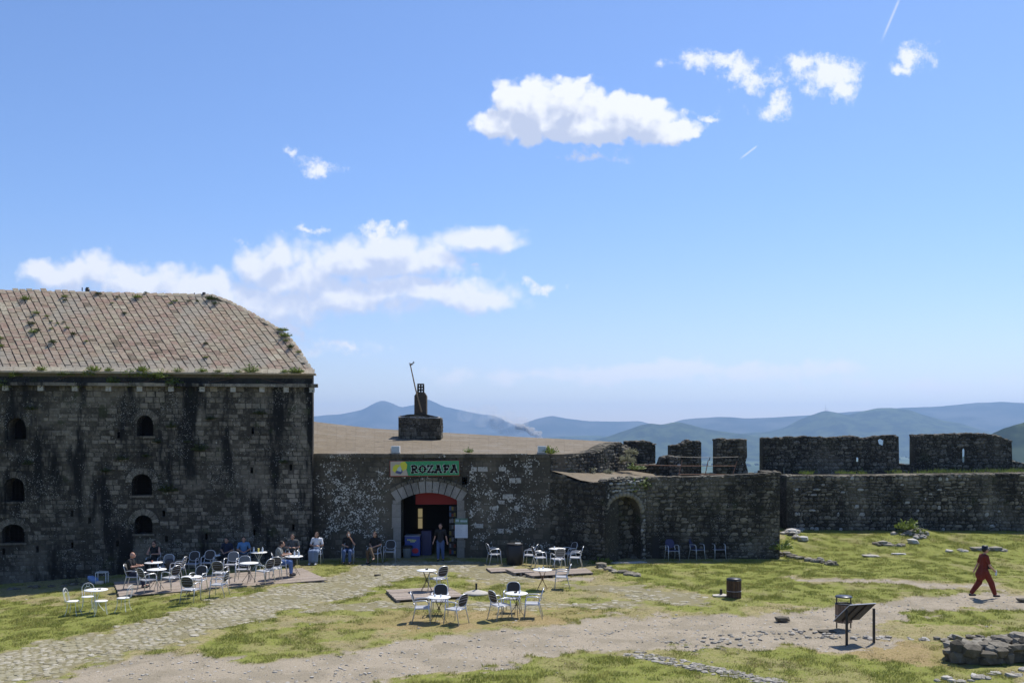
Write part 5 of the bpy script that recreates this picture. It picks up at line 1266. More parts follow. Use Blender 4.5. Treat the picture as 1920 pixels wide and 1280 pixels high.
# ------------------------------------------------------------------ tables and things on them
def make_table(legm):
    t = empty('cafe_table', (0, 0, 0)); MB().lathe([(.30, .700), (.345, .704), (.352, .712), (.345, .722), (.2, .724)], 28).obj('table_top', M_WHITE, t, False, True)
    for i in range(4):
        a = math.pi/2*i+.6; MB().tube([(.26*math.cos(a), .26*math.sin(a), 0), (.02*math.cos(a+1.2), .02*math.sin(a+1.2), .36), (-.18*math.cos(a), -.18*math.sin(a), .70)], .009, 5).obj('leg', legm, t, False)
    MB().tube([(.06*math.cos(a), .06*math.sin(a), .36) for a in [math.pi*2*i/10 for i in range(10)]], .006, 4, True).obj('leg_ring', legm, t, False); return t
TP = {'d': make_table(M_LEG), 'r': make_table(M_RUST), 'w': make_table(M_IRONW)}; tu = set(); TT = {}
def table(key, px, py, label, kind='d', dz=0.0):
    o = TP[kind] if kind not in tu else copy_tree(TP[kind]); tu.add(kind); p = at(px, py, dz); o.location = p; o.rotation_euler = (0, 0, random.uniform(0, 6)); tag(o, label, 'table', 'round white cafe tables'); TT[key] = p
table('t1', 288, 1088, 'round white table between the bald man and the woman in sunglasses', 'd', D)
table('t2', 294, 1103, 'lower round white table at the left of the long deck', 'd', D)
table('t3', 397, 1073, 'empty round white table by the barracks wall behind the deck', 'w')
table('t4', 467, 1091, 'round white table near the front right of the long deck with crossed dark legs', 'd', D)
table('t5', 485, 1067, 'round white table with two bottles and a yellow drink', 'w', .0)
table('t6', 551, 1077, 'round white table with three water bottles at the right end of the deck', 'd', D*.8)
table('t7', 359, 1119, 'round white table at the front edge of the long deck between two dark backed chairs', 'd')
table('t9', 800, 1107, 'round white table on the small square deck', 'd', D)
table('t10', 823, 1164, 'round white table with three armchairs in front of the small square deck', 'd')
table('t11', 968, 1156, 'round white table with an ashtray nearest the gravel path', 'd')
table('t12', 1017, 1105, 'round white table with thin rusty legs below the bastion corner', 'r')
table('t13', 1045, 1060, 'shaded round table against the gate wall by the bastion corner', 'w')
def on(key, dx, dy): p = TT[key]; return Vector((p.x+dx, p.y+dy, p.z+.724))
def bottle(key, dx, dy, lab, mat=None, h=.22):
    p = on(key, dx, dy); o = empty('bottle', p, 0, lab, 'bottle'); MB().lathe([(.03, 0), (.033, .01), (.033, h*.62), (.028, h*.7), (.012, h*.85), (.012, h*.93)], 10, p).obj('body', mat or M_GLASS, o, True, True)
    MB().lathe([(.015, h*.93), (.015, h)], 8, p).obj('cap', M_WHITE, o); MB().lathe([(.0345, h*.22), (.0345, h*.5)], 10, p).obj('wrapper', simple('bottle_wrapper', (.42, .5, .62), .5), o)
bottle('t6', -.17, -.05, 'left of the three water bottles on the right deck table'); bottle('t6', .02, .03, 'middle of the three water bottles on the right deck table'); bottle('t6', .2, -.02, 'right of the three water bottles on the right deck table')
bottle('t5', -.2, 0, 'water bottle left of the yellow drink'); bottle('t5', .16, .02, 'water bottle right of the yellow drink')
def glass(key, dx, dy, lab, mat, h=.11, name='glass', cat='glass', r0=.03):
    p = on(key, dx, dy); b = MB().lathe([(r0*.8, 0), (r0, h), (r0*.86, h), (r0*.7, .012)], 12, p); tag(b.obj(name, mat, None, True, True), lab, cat)
glass('t5', .0, -.03, 'tall glass of yellow drink between two bottles', M_YEL, .16, r0=.038)
M_BL2 = simple('black_plastic', (.02, .02, .022), .35)
for k, dx, dy, lab in (('t9', .0, .05, 'black ashtray on the table of the small square deck'), ('t11', -.02, .02, 'black ashtray on the table nearest the gravel path'), ('t7', .03, .05, 'black ashtray on the deck edge table'),
                       ('t3', .02, 0, 'pale ashtray on the empty table by the barracks')):
    glass(k, dx, dy, lab, M_BL2 if k != 't3' else M_GLASS, .045, 'ashtray', 'ashtray', .055)
for k, dx, dy, lab in (('t10', -.12, .05, 'clear glass on the left of the front table'), ('t10', .06, -.05, 'clear glass at the centre of the front table'), ('t2', .08, .1, 'small white cup on the lower left deck table'), ('t12', -.12, -.02, 'clear glass on the rusty legged table'),
                       ('t12', .03, .1, 'pale saucer glass at the middle of the rusty legged table'), ('t13', -.12, .1, 'cup on the shaded table by the gate wall'), ('t1', -.05, -.03, 'orange drink glass on the left deck table'), ('t11', .1, -.06, 'clear glass beside the black ashtray nearest the gravel')):
    glass(k, dx, dy, lab, simple('orange_drink', (.5, .16, .08)) if 'orange' in lab else M_GLASS, .075)

# white iron garden set
def iron_chair(px, py, rz, label, back=True):
    p = at(px, py); t = empty('garden_chair', p, R(rz), label, 'chair' if back else 'stool', 'white iron garden chairs')
    MB().lathe([(.16, .437), (.195, .44), (.2, .45), (.195, .46), (.1, .457)], 18).obj('seat', M_IRONW, t, False, True)
    for sx, sy in ((-1, 1), (1, 1), (-1, -1), (1, -1)):
        MB().tube([(sx*.20, sy*.20, 0), (sx*.155, sy*.155, .12), (sx*.13, sy*.13, .3), (sx*.145, sy*.14, .44)], .009, 5).obj('leg', M_IRONW, t, False)
    if back:
        f = lambda x, z: Vector((x, -.18-(z-.45)*.22, z)); MB().tube([f(-.17, .45)]+[f(-.19*math.cos(math.pi*i/10), .68+.2*math.sin(math.pi*i/10)) for i in range(11)]+[f(.17, .45)], .010, 5).obj('backrest', M_IRONW, t, False)
        MB().tube([f(-.1, .45)]+[f(-.11*math.cos(math.pi*i/8), .66+.1*math.sin(math.pi*i/8)) for i in range(9)]+[f(.1, .45)], .007, 5).obj('back_scroll', M_IRONW, t, False)
        MB().tube([f(.05*math.cos(a), .80+.05*math.sin(a)) for a in [math.pi*2*i/10 for i in range(10)]], .006, 4, True).obj('back_ring', M_IRONW, t, False)
iron_chair(137, 1152, -88, 'leftmost white iron garden chair, seen side on facing right')
iron_chair(164, 1143, -160, 'white iron garden chair with hoop back behind the iron table')
iron_chair(190, 1152, 20, 'white iron stool in front of the iron garden table', False)
iron_chair(231, 1146, 84, 'white iron garden chair standing alone beside the deck corner')
p = at(180, 1147); t = empty('garden_table', p, .3, 'white round iron garden table on the grass left of the deck', 'table')
MB().lathe([(.3, .72), (.37, .725), (.375, .735), (.37, .745), (.2, .747)], 26).obj('table_top', M_IRONW, t, False, True)
for i in range(3): a = 2.1*i+.4; MB().tube([(.27*math.cos(a), .27*math.sin(a), 0), (.1*math.cos(a), .1*math.sin(a), .22), (.04*math.cos(a), .04*math.sin(a), .45), (.12*math.cos(a), .12*math.sin(a), .72)], .011, 5).obj('leg', M_IRONW, t, False)
TT['iron'] = p; glass('iron', -.02, .0, 'clear glass on the iron garden table', M_GLASS, .06); glass('iron', .1, .05, 'black ashtray on the iron garden table', M_BL2, .05, 'ashtray', 'ashtray', .05)
# frame, cushion and toppled chair by the wall
p = at(191, 1093); t = empty('bare_table_frame', p, .1, 'bare white metal table frame beside the barracks wall left of the deck', 'frame')
for x, y in ((-.2, -.15), (.2, -.15), (.2, .15), (-.2, .15)): MB().tube([(x, y, 0), (x, y, .45)], .014, 5).obj('leg', M_IRONW, t, False)
MB().tube([(-.2, -.15, .45), (.2, -.15, .45), (.2, .15, .45), (-.2, .15, .45)], .014, 5, True).obj('rim', M_IRONW, t, False)
M_CUSH = simple('blue_cushion', (.20, .29, .50), .8, 0, .15, 12)
p = at(175, 1094); b = MB(); b.add(*VAR['tuftrock'][1], Matrix.Translation(p+Vector((0, 0, .16))) @ Matrix.Rotation(.5, 4, 'Y') @ Matrix.Diagonal((.48, .34, .24, 1))); tag(b.obj('cushion', M_CUSH, None, True, True), 'crumpled pale blue cushion on the ground by the barracks wall', 'cushion')
p = at(188, 1095); b = MB(); b.add(*VAR['tuftrock'][2], Matrix.Translation(p+Vector((0, -.05, .07))) @ Matrix.Diagonal((.3, .2, .16, 1))); tag(b.obj('bag', simple('beige_cloth', (.5, .42, .34), .9), None, True, True), 'small beige cloth bag beside the blue cushion', 'bag')
p = at(156, 1093); t = empty('toppled_chair', p, .2, 'toppled dark wire chair lying left of the blue cushion', 'chair')
MB().tube([(.3*math.cos(a), .0, .18+.17*math.sin(a)) for a in [math.pi*2*i/14 for i in range(14)]], .012, 5, True).obj('backrest', M_LEG, t, False)
for x in (-.25, -.1, .1, .25): MB().tube([(x, 0, .1), (x*1.1, .3, .25), (x*1.1, .55, .2)], .010, 5).obj('leg', M_LEG, t, False)
p = at(318, 1083, D); b = MB(); b.add(*VAR['tuftrock'][3], Matrix.Translation(p+Vector((0, 0, .58))) @ Matrix.Diagonal((.30, .2, .38, 1))); tag(b.obj('backpack', simple('dark_bag', (.05, .05, .055), .7, 0, .7, 30), None, True, True), 'dark patterned bag on the armchair at the left table', 'bag')

# ------------------------------------------------------------------ people
def sphere_pts(c, r, n=8, m=6):
    vs = [Vector((c[0], c[1], c[2]+r[2]))]; fs = []
    for i in range(1, m):
        a = math.pi*i/m
        for k in range(n): q = 2*math.pi*k/n; vs.append(Vector((c[0]+r[0]*math.sin(a)*math.cos(q), c[1]+r[1]*math.sin(a)*math.sin(q), c[2]+r[2]*math.cos(a))))
    vs.append(Vector((c[0], c[1], c[2]-r[2])))
    for k in range(n): fs.append((0, 1+k, 1+(k+1) % n)); fs.append((len(vs)-1, 1+(m-2)*n+(k+1) % n, 1+(m-2)*n+k))
    for i in range(m-2):
        for k in range(n): a = 1+i*n+k; c2 = 1+i*n+(k+1) % n; fs.append((a, a+n, c2+n, c2))
    return vs, fs
def cap(b, p0, p1, r0, r1=None):
    r1 = r0 if r1 is None else r1; p0 = Vector(p0); p1 = Vector(p1)
    b.add(*sphere_pts(p0, (r0,)*3)); b.add(*sphere_pts(p1, (r1,)*3))
    if (p1-p0).length > 1e-4: b.tube([p0, p1], [r0, r1], 10)
def fuse(b, voxel, name, mat, smooth=2):
    me = b.mesh('tmp'); o = bpy.data.objects.new('tmp', me); COL.objects.link(o)
    m = o.modifiers.new('r', 'REMESH'); m.mode = 'VOXEL'; m.voxel_size = voxel; m.use_smooth_shade = True
    s = o.modifiers.new('s', 'SMOOTH'); s.iterations = smooth; s.factor = .5
    dg = bpy.context.evaluated_depsgraph_get(); out = bpy.data.meshes.new_from_object(o.evaluated_get(dg)); bpy.data.objects.remove(o); out.name = name
    out.materials.clear(); out.materials.append(mat); return out
SKIN = simple('skin', (.42, .24, .17), .55, 0, .1); SKINR = simple('skin_sunlit', (.50, .27, .19), .5, 0, .1)
def person(loc, rz, label, pose, top, bottom, hair, hairkind='short', sleeve='short', arms='lap', skirt=False, shoes=(.03, .03, .03), cross=False, lean=0.0, skin=None, scale=1.0, seath=.0, extras=None, headturn=0):
    V = Vector; skin = skin or SKIN
    if pose == 'sit':
        hz = .535; J = dict(pel=V((0, -.06, hz)), wa=V((0, -.08+lean*.3, hz+.2)), ch=V((0, -.10+lean, hz+.40)), nk=V((0, -.07+lean*1.3, hz+.57)), hd=V((0, -.03+lean*1.6, hz+.69)))
        hips = [V((s*.09, -.04, hz-.0)) for s in (-1, 1)]; kn = [V((s*.13, .38, hz+.0)) for s in (-1, 1)]; an = [V((s*.13, .40, .09)) for s in (-1, 1)]
        if cross: kn[0] = V((.02, .36, hz+.10)); an[0] = V((-.22, .46, .26)); an[1] = V((.1, .36, .09))
    else:
        hz = .92; J = dict(pel=V((0, 0, hz)), wa=V((0, 0, hz+.17)), ch=V((0, lean*.5, hz+.38)), nk=V((0, lean, hz+.55)), hd=V((0, .02+lean, hz+.68)))
        hips = [V((s*.085, 0, hz-.03)) for s in (-1, 1)]
        if pose == 'walk': kn = [V((-.09, -.10, .50)), V((.09, .22, .50))]; an = [V((-.08, -.40, .12)), V((.08, .36, .10))]
        else: kn = [V((-.10, .02, .49)), V((.10, .05, .49))]; an = [V((-.11, -.06, .09)), V((.11, .0, .09))]
    ch, nk, hd = J['ch'], J['nk'], J['hd']; sh = [ch+V((s*.185, 0, .10)) for s in (-1, 1)]
    A = {'lap': ([(s*.26, .02, -.14) for s in (-1, 1)], [(s*.07, .24, -.22) for s in (-1, 1)]), 'table': ([(s*.27, .12, -.12) for s in (-1, 1)], [(s*.12, .36, -.10) for s in (-1, 1)]),
         'phone': ([(-.27, .10, -.14), (.25, .06, -.16)], [(-.07, .20, .20), (.05, .22, -.2)]), 'hang': ([(s*.26, -.02, -.20) for s in (-1, 1)], [(s*.32, .05, -.42) for s in (-1, 1)]),
         'walk': ([(-.25, -.08, -.20), (.25, .05, -.20)], [(-.26, -.18, -.40), (.24, .22, -.36)]), 'fold': ([(s*.27, .06, -.16) for s in (-1, 1)], [(-s*.04, .2, -.16) for s in (-1, 1)])}[arms]
    el = [ch+V(a) for a in A[0]]; wr = [ch+V(a) for a in A[1]]
    # one continuous body: trunk, neck, head with face, limbs, hands, feet
    b = MB(); cap(b, J['pel'], J['wa'], .125, .115); cap(b, J['wa'], ch, .115, .13); cap(b, ch+V((-.08, 0, .05)), ch+V((.08, 0, .05)), .10); cap(b, ch, nk, .09, .052); cap(b, nk, hd-V((0, 0, .06)), .05)
    b.add(*sphere_pts(hd, (.078, .095, .112), 12, 10)); b.add(*sphere_pts(hd+V((0, .07, -.055)), (.045, .04, .045))); cap(b, hd+V((0, .092, .005)), hd+V((0, .112, -.022)), .011, .016)
    for s in (-1, 1): b.add(*sphere_pts(hd+V((s*.08, -.005, -.01)), (.012, .022, .034)))
    for i, s in enumerate((-1, 1)):
        cap(b, sh[i], el[i], .05, .038); cap(b, el[i], wr[i], .038, .026); d = (wr[i]-el[i]).normalized(); pc = wr[i]+d*.05
        cap(b, wr[i], pc, .026, .033); side = d.cross(V((0, 0, 1))); side = side.normalized() if side.length > .1 else V((1, 0, 0)); down = (d*.75+V((0, 0, -.5)) if arms != 'phone' else d+V((0, .2, 0))).normalized()
        for k in range(4):
            f0 = pc+side*(k-1.5)*.017+d*.012; L = (.062, .074, .07, .055)[k]; m_ = f0+d*L*.5; cap(b, f0, m_, .0105, .0095); cap(b, m_, m_+down*L*.45, .0095, .0085)
        th = wr[i]+d*.02+side*(-.032 if s < 0 else .032); cap(b, th, th+d*.035+side*(-.02 if s < 0 else .02), .012, .0095)
        cap(b, hips[i], kn[i], .088, .058); cap(b, kn[i], an[i], .056, .036); cap(b, an[i], an[i]+V((0, .12, -.045)), .04, .032)
    root = empty('person', loc, rz, label, 'person'); root.scale = (scale,)*3
    put('body', fuse(b, .0115, 'body', skin), root, None, False)
    # clothes
    b = MB(); g = .018; cap(b, J['pel']+V((0, 0, .02)), J['wa'], .135+g, .12+g); cap(b, J['wa'], ch, .12+g, .135+g); cap(b, ch+V((-.1, 0, .06)), ch+V((.1, 0, .06)), .098+g); cap(b, ch+V((0, 0, .05)), nk-V((0, 0, .045)), .09+g, .065)
    for i in range(2):
        if sleeve == 'none': cap(b, ch+V((0, 0, .08)), sh[i].lerp(ch, .15), .07, .06)
        else: cap(b, sh[i], el[i] if sleeve == 'long' else sh[i].lerp(el[i], .75), .062, .052); 
        if sleeve == 'long': cap(b, el[i], wr[i].lerp(el[i], .1), .05, .038)
    put('shirt', fuse(b, .014, 'shirt', top), root, None, False)
    b = MB(); cap(b, J['pel'], J['pel']+V((0, 0, .06)), .145)
    for i in range(2):
        k = .03 if skirt else .014
        cap(b, hips[i], kn[i], .095+k, .068+k); cap(b, kn[i], an[i].lerp(kn[i], .1 if not skirt else .12), .066+k*1.3, .05+k*.8)
    if skirt and pose == 'sit': cap(b, (kn[0]+kn[1])/2, (an[0]+an[1])/2+V((0, 0, .1)), .11, .13); cap(b, (hips[0]+hips[1])/2, (kn[0]+kn[1])/2, .12, .11)
    put('skirt' if skirt and pose == 'sit' else 'trousers', fuse(b, .014, 'trousers', bottom), root, None, False)
    for i in range(2):
        b = MB(); cap(b, an[i]+V((0, -.03, -.04)), an[i]+V((0, .15, -.05)), .047, .04); put('shoe', fuse(b, .014, 'shoe', simple('shoe', shoes)), root, None, False)
    if hairkind != 'bald':
        b = MB(); b.add(*sphere_pts(hd+V((0, -.018, .022)), (.09, .098, .108), 12, 9))
        if hairkind == 'long': cap(b, hd+V((-.05, -.05, -.0)), hd+V((-.07, -.03, -.2)), .05, .04); cap(b, hd+V((.05, -.05, -.0)), hd+V((.07, -.03, -.2)), .05, .04); cap(b, hd+V((0, -.06, 0)), hd+V((0, -.08, -.2)), .06, .05)
        if hairkind == 'bun': b.add(*sphere_pts(hd+V((0, -.08, .1)), (.05,)*3))
        me = fuse(b, .014, 'hair', simple('hair', hair, .7))
        bm = bmesh.new(); bm.from_mesh(me); bmesh.ops.delete(bm, geom=[v for v in bm.verts if (v.co.y > hd.y+.045 and v.co.z < hd.z+.055)], context='VERTS'); bm.to_mesh(me); bm.free(); put('hair', me, root, None, False)
    b = MB()
    for s in (-1, 1): b.add(*sphere_pts(hd+V((s*.03, .089, .012)), (.012, .008, .008)))
    put('eyes', b.mesh('eyes', M_BLACK), root, None, False)
    if extras: extras(root, dict(J, wr=wr, el=el, sh=sh, kn=kn, an=an, hips=hips))
    return root
cm = lambda n, c: simple(n, c, .9, 0, .2, 25)
BLK = cm('black_cloth', (.014, .014, .016)); NAVY = cm('navy_cloth', (.02, .025, .05)); JEAN = cm('jeans', (.06, .10, .21)); JEAN2 = cm('bright_jeans', (.10, .17, .36)); GRY = cm('grey_cloth', (.20, .21, .20)); BLU = cm('blue_cloth', (.10, .22, .42))
WHT = cm('white_cloth', (.66, .66, .70)); PLD = cm('blue_grey_skirt', (.15, .20, .30)); RUSTC = cm('rust_cloth', (.155, .024, .013)); DGR = cm('dark_grey_cloth', (.07, .075, .08)); BRN = cm('brown_cloth', (.10, .07, .045))
person(S_['bald'], R(-86), 'bald man in black t-shirt sitting at the left end of the deck holding a cup', 'sit', BLK, NAVY, (0, 0, 0), 'bald', arms='table', skin=SKINR)
def shades(root, J): MB().box(-.07, .07, .085, .1, -.008, .028, Matrix.Translation(J['hd'])).obj('sunglasses', M_BLACK, root, False)
person(S_['woman1'], R(176), 'woman in black sleeveless top and sunglasses behind the left table', 'sit', BLK, BLK, (.05, .025, .015), 'bun', 'none', 'table', skin=SKINR, extras=shades)
person(S_['darkman'], R(170), 'man in dark clothes sitting in the shade by the barracks wall', 'sit', NAVY, BLK, (.03, .02, .015), arms='lap')
person(S_['blue'], R(-165), 'man in blue t-shirt sitting by the barracks wall', 'sit', BLU, DGR, (.02, .015, .01), arms='lap', lean=.06)
person(S_['greyback'], R(-80), 'man in grey t-shirt and blue jeans seated facing right on the deck', 'sit', GRY, JEAN2, (.015, .012, .01), arms='table', lean=.05)
person(S_['wallman'], R(180), 'man in grey shirt sitting behind the table with three bottles', 'sit', DGR, BLK, (.015, .012, .01), arms='fold')
person(S_['white'], R(172), 'woman in white top and long blue skirt sitting at the gate wall', 'sit', WHT, PLD, (.04, .02, .012), 'long', arms='fold', skirt=True, shoes=(.6, .6, .62))
def drink(root, J): MB().lathe([(.02, 0), (.03, .1)], 8, J['wr'][0]+Vector((.02, .06, .03))).obj('cup', M_IRONW, root, False)
person(S_['phone'], R(180), 'person in dark top and blue jeans drinking at the gate wall', 'sit', BLK, JEAN, (.03, .02, .015), arms='phone', extras=drink)
person(S_['cross'], R(160), 'person with long hair and crossed legs in dark shorts at the gate wall', 'sit', BLK, BRN, (.05, .028, .015), 'long', arms='lap', cross=True)
person(at(826, 1051), R(172), 'person in black t-shirt and blue jeans standing in the cafe doorway', 'stand', BLK, JEAN, (.06, .03, .018), arms='hang', scale=.95)
def walker(root, J):
    hd = J['hd']; b = MB(); b.lathe([(.155, .045), (.16, .052), (.10, .06), (.098, .13), (.08, .155), (.02, .16)], 18, hd+Vector((0, -.01, 0))); b.obj('hat', M_BLACK, root, False, True)
    pe = J['pel']; b = MB(); cap(b, pe+Vector((0, -.01, .1)), pe+Vector((0, -.09, -.16)), .15, .19); put('tunic', fuse(b, .016, 'tunic', RUSTC), root, None, False)
    MB().box(-.16, .15, .08, .20, .05, .2, Matrix.Translation(pe)).obj('belt_bag', M_BLACK, root, False)
    MB().tube([pe+Vector((.12, .1, .15)), J['ch']+Vector((0, .15, .05)), J['nk']+Vector((-.1, .0, -.02))], .012, 5).obj('strap', M_BLACK, root, False)
    MB().lathe([(.033, 0), (.033, .13), (.015, .16), (.015, .19)], 10, J['wr'][1]+Vector((0, .06, -.16))).obj('bottle', M_GLASS, root, False)
    for i in range(2): b = MB(); cap(b, J['kn'][i].lerp(J['an'][i], .3), J['an'][i].lerp(J['kn'][i], .2), .085, .075); put('trouser_leg', fuse(b, .016, 'leg', RUSTC), root, None, False)
person(at(1844, 1119), R(-86), 'person in rust red outfit and black hat walking along the gravel path', 'walk', RUSTC, RUSTC, (.02, .015, .012), 'short', arms='walk', extras=walker, skirt=True, lean=.04, skin=SKINR, scale=1.0)

# ------------------------------------------------------------------ bins, sign, bases
def slat_bin(px, py, h, r0, zb_, label, lidgap=0, col=(.11, .065, .04)):
    p = at(px, py); o = empty('litter_bin', p, 0, label, 'litter bin'); mw = tonemat('bin_wood', [tuple(c*.8 for c in col), tuple(c*1.3 for c in col)]); n = 18
    MB().lathe([(r0*.9, zb_+.02), (r0*.9, zb_+h-.03)], 18).obj('drum', M_BLACK, o, False)
    for i in range(n):
        a = 2*math.pi*i/n; c = Matrix.Rotation(a, 4, 'Z'); b = MB(); w = math.pi*r0/n*.86; b.box(r0*.93, r0, -w, w, zb_+random.uniform(-.01, .01), zb_+h, c); q = b.obj('slat', mw, o, False); q['tone'] = random.random()
    MB().tube([(1.01*r0*math.cos(2*math.pi*i/24), 1.01*r0*math.sin(2*math.pi*i/24), zb_+h*.38) for i in range(24)], .006, 4, True).obj('band', M_ALU, o, False)
    MB().tube([(1.0*r0*math.cos(2*math.pi*i/24), 1.0*r0*math.sin(2*math.pi*i/24), zb_+h) for i in range(24)], .014, 5, True).obj('rim', M_BLACK, o, False)
    if lidgap:
        zl = zb_+h+lidgap; MB().lathe([(r0*1.02, zl), (r0*1.04, zl+.015), (r0*.9, zl+.04), (r0*.1, zl+.055)], 24).obj('lid', simple('lid_metal', (.05, .055, .07), .35, .3), o, False, True)
        for s in (-1, 1): MB().tube([(s*r0*.86, 0, 0), (s*r0*.86, 0, zl+.01)], .02, 6).obj('post', M_BLACK, o, False)
    else: MB().lathe([(r0*.98, zb_+h), (r0*1.02, zb_+h+.02), (r0*.95, zb_+h+.06), (r0*.2, zb_+h+.075)], 22).obj('lid', M_BLACK, o, False, True)
    return p
slat_bin(1376, 1120, .58, .245, .02, 'dark wooden slatted bin with lid and wire band on the grass')
slat_bin(1582, 1177, .52, .235, .18, 'round slatted bin with a raised dark lid beside the info panel', .19, (.20, .14, .10))
p = at(1352, 1117); o = empty('cut_off_post', p, 0, 'short black metal stub on a concrete footing beside the dark bin', 'post'); MB().lathe([(.045, .06), (.045, .24), (.01, .245)], 10).obj('post', M_BLACK, o, False); b = MB(); b.add(*VAR['rock'][2], Matrix.Diagonal((.62, .5, .14, 1))); b.obj('footing', M_CONC, o, False)
p = at(893, 1113); o = empty('parasol_base', p, 0, 'conical concrete parasol base with a short black socket right of the square deck', 'parasol base'); MB().lathe([(.44, 0), (.45, .03), (.36, .07), (.1, .14), (.05, .15)], 22).obj('base', M_CONC, o, False, True); MB().lathe([(.035, .13), (.035, .34), (.045, .345), (.045, .37)], 10).obj('socket', M_BLACK, o, False)
def info():
    A = at(1587.5, 1208); B = at(1638.5, 1203); o = empty('info_panel', (A+B)/2, 0, 'dark tilted information panel on two posts seen from its back', 'sign'); u = (B-A); u.z = 0; u.normalize(); off = Vector((-.30, .40, -.50))
    nrm = u.cross(off).normalized(); 
    if nrm.z < 0: nrm = -nrm
    tl0 = P(1593.5, 1134.5, A.y-.12); tr0 = tl0+u*.83; c = [tl0+off, tr0+off, tr0, tl0]
    b = MB(); b.add([v for v in c]+[v+nrm*.022 for v in c], [(3, 2, 1, 0), (4, 5, 6, 7), (0, 1, 5, 4), (1, 2, 6, 5), (2, 3, 7, 6), (3, 0, 4, 7)]); b.obj('frame', M_BLACK, o)
    cc = sum(c, Vector())/4; q = [cc+(v-cc)*.94 for v in c]; b = MB(); b.add([v+nrm*.023 for v in q]+[v+nrm*.028 for v in q], [(4, 5, 6, 7), (0, 1, 5, 4), (1, 2, 6, 5), (2, 3, 7, 6), (3, 0, 4, 7)]); b.obj('printed_face', simple('info_face', (.55, .50, .40), .3), o)
    e = [tl0, tr0]; b = MB(); b.tube([e[0]+nrm*.012, e[1]+nrm*.012], .014, 4); b.tube([tl0+nrm*.012, tl0+off+nrm*.012], .010, 4); b.obj('edge_strip', M_ALU, o)
    b = MB()
    for f in (.33, .66): a = c[0].lerp(c[1], f); d = c[3].lerp(c[2], f); b.tube([a-nrm*.015, d-nrm*.015], .016, 4)
    b.obj('batten', M_LEG, o)
    for g in (A, B):
        # post top meets the panel's underside
        d = (cc-g).dot(nrm)/nrm.z; s = .028; b = MB(); b.box(g.x-s, g.x+s, g.y-s, g.y+s, g.z-.1, g.z+d-.012); b.obj('post', M_BLACK, o)
info()
# doorway furniture
def freezer():
    p = P(772, 1042, GY+.45); p.z = T(p.x, p.y); x0 = P(759, 0, GY+.3).x; x1 = P(787, 0, GY+.3).x; h = .93; o = empty('freezer', (p.x, GY+.6, p.z), 0, 'blue ice cream freezer with yellow lettering inside the doorway', 'freezer')
    mb = simple('freezer_blue', (.02, .06, .27), .35, 0, .1); MB().box(x0, x1, GY+.3, GY+.95, p.z+.05, p.z+h).obj('cabinet', mb, o); MB().box(x0-.01, x1+.01, GY+.29, GY+.96, p.z+h, p.z+h+.035).obj('lid', simple('freezer_lid', (.2, .25, .32), .3), o)
    b = MB(); rr = random.Random(4)
    for i in range(6): a = x0+.11+i*.07; b.box(a, a+.05, GY+.29, GY+.298, p.z+h-.19-.004*i, p.z+h-.12-.006*i)
    for i in range(4): a = x0+.25+i*.055; b.box(a, a+.04, GY+.29, GY+.298, p.z+h-.26, p.z+h-.21)
    b.obj('lettering', simple('freezer_yellow', (.6, .6, .2), .5), o)
    b = MB(); b.add(*sphere_pts((x1-.2, GY+.297, p.z+.28), (.15, .006, .12))); b.obj('red_emblem', simple('freezer_red', (.5, .02, .03), .5), o)
    q = P(764, 1044, GY+.12); z = T(q.x, q.y); o = empty('waste_bin', (q.x, GY+.05, z), 0, 'grey plastic waste bin with black liner in front of the blue freezer', 'bin')
    MB().lathe([(.16, 0), (.21, .46), (.22, .47)], 16).obj('bucket', simple('bin_grey', (.23, .27, .32), .5), o, False, True); MB().lathe([(.235, .44), (.24, .52), (.2, .55)], 14).obj('liner', M_BLACK, o, False)
    mb2 = simple('cooler_navy', (.012, .02, .09), .4); MB().box(x1+.03, x1+.48, GY+.8, GY+1.4, z, z+1.12).obj('side_cooler', mb2); tag(bpy.data.objects['side_cooler'], 'dark blue cooler chest standing behind the freezer', 'cooler')
freezer()
def rack():
    x0 = P(842, 0, GY+.35).x; x1 = P(855.5, 0, GY+.35).x; y = GY+.35; o = empty('snack_rack', ((x0+x1)/2, y, 0), 0, 'tall rack of colourful snack packets inside the right door jamb', 'rack'); rr = random.Random(6)
    b = MB(); b.box(x0, x1, y+.25, y+.27, 0, 2.25)
    for k in range(8): b.box(x0, x1, y-.02, y+.25, .1+k*.28, .115+k*.28)
    b.obj('frame', M_BLACK, o); cols = [(.16, .02, .015), (.18, .14, .03), (.03, .07, .16), (.17, .17, .18), (.02, .03, .04), (.03, .02, .03)]; ms = [simple('packet', c, .4) for c in cols]
    for k in range(8):
        for j in range(3): a = x0+.01+j*(x1-x0-.02)/3; MB().box(a, a+(x1-x0)/3-.02, y+.0, y+.09, .12+k*.28, .12+k*.28+rr.uniform(.12, .2)).obj('packet', rr.choice(ms), o)
rack()
p = at(965, 1058); o = empty('black_barrel', p, 0, 'black barrel table against the gate wall with small things on its top', 'barrel'); MB().lathe([(.30, 0), (.34, .05), (.36, .4), (.34, .8), (.31, .86)], 20).obj('body', M_BLACK, o, False, True); MB().lathe([(.33, .86), (.35, .88), (.33, .9)], 20).obj('lid', M_BLACK, o, False)
TT['barrel'] = p+Vector((0, 0, .18)); b = MB().box(.02, .25, -.1, .05, 0, .02, Matrix.Translation(on('barrel', 0, 0))); tag(b.obj('tray', M_IRONW), 'small white tray on the black barrel', 'tray')

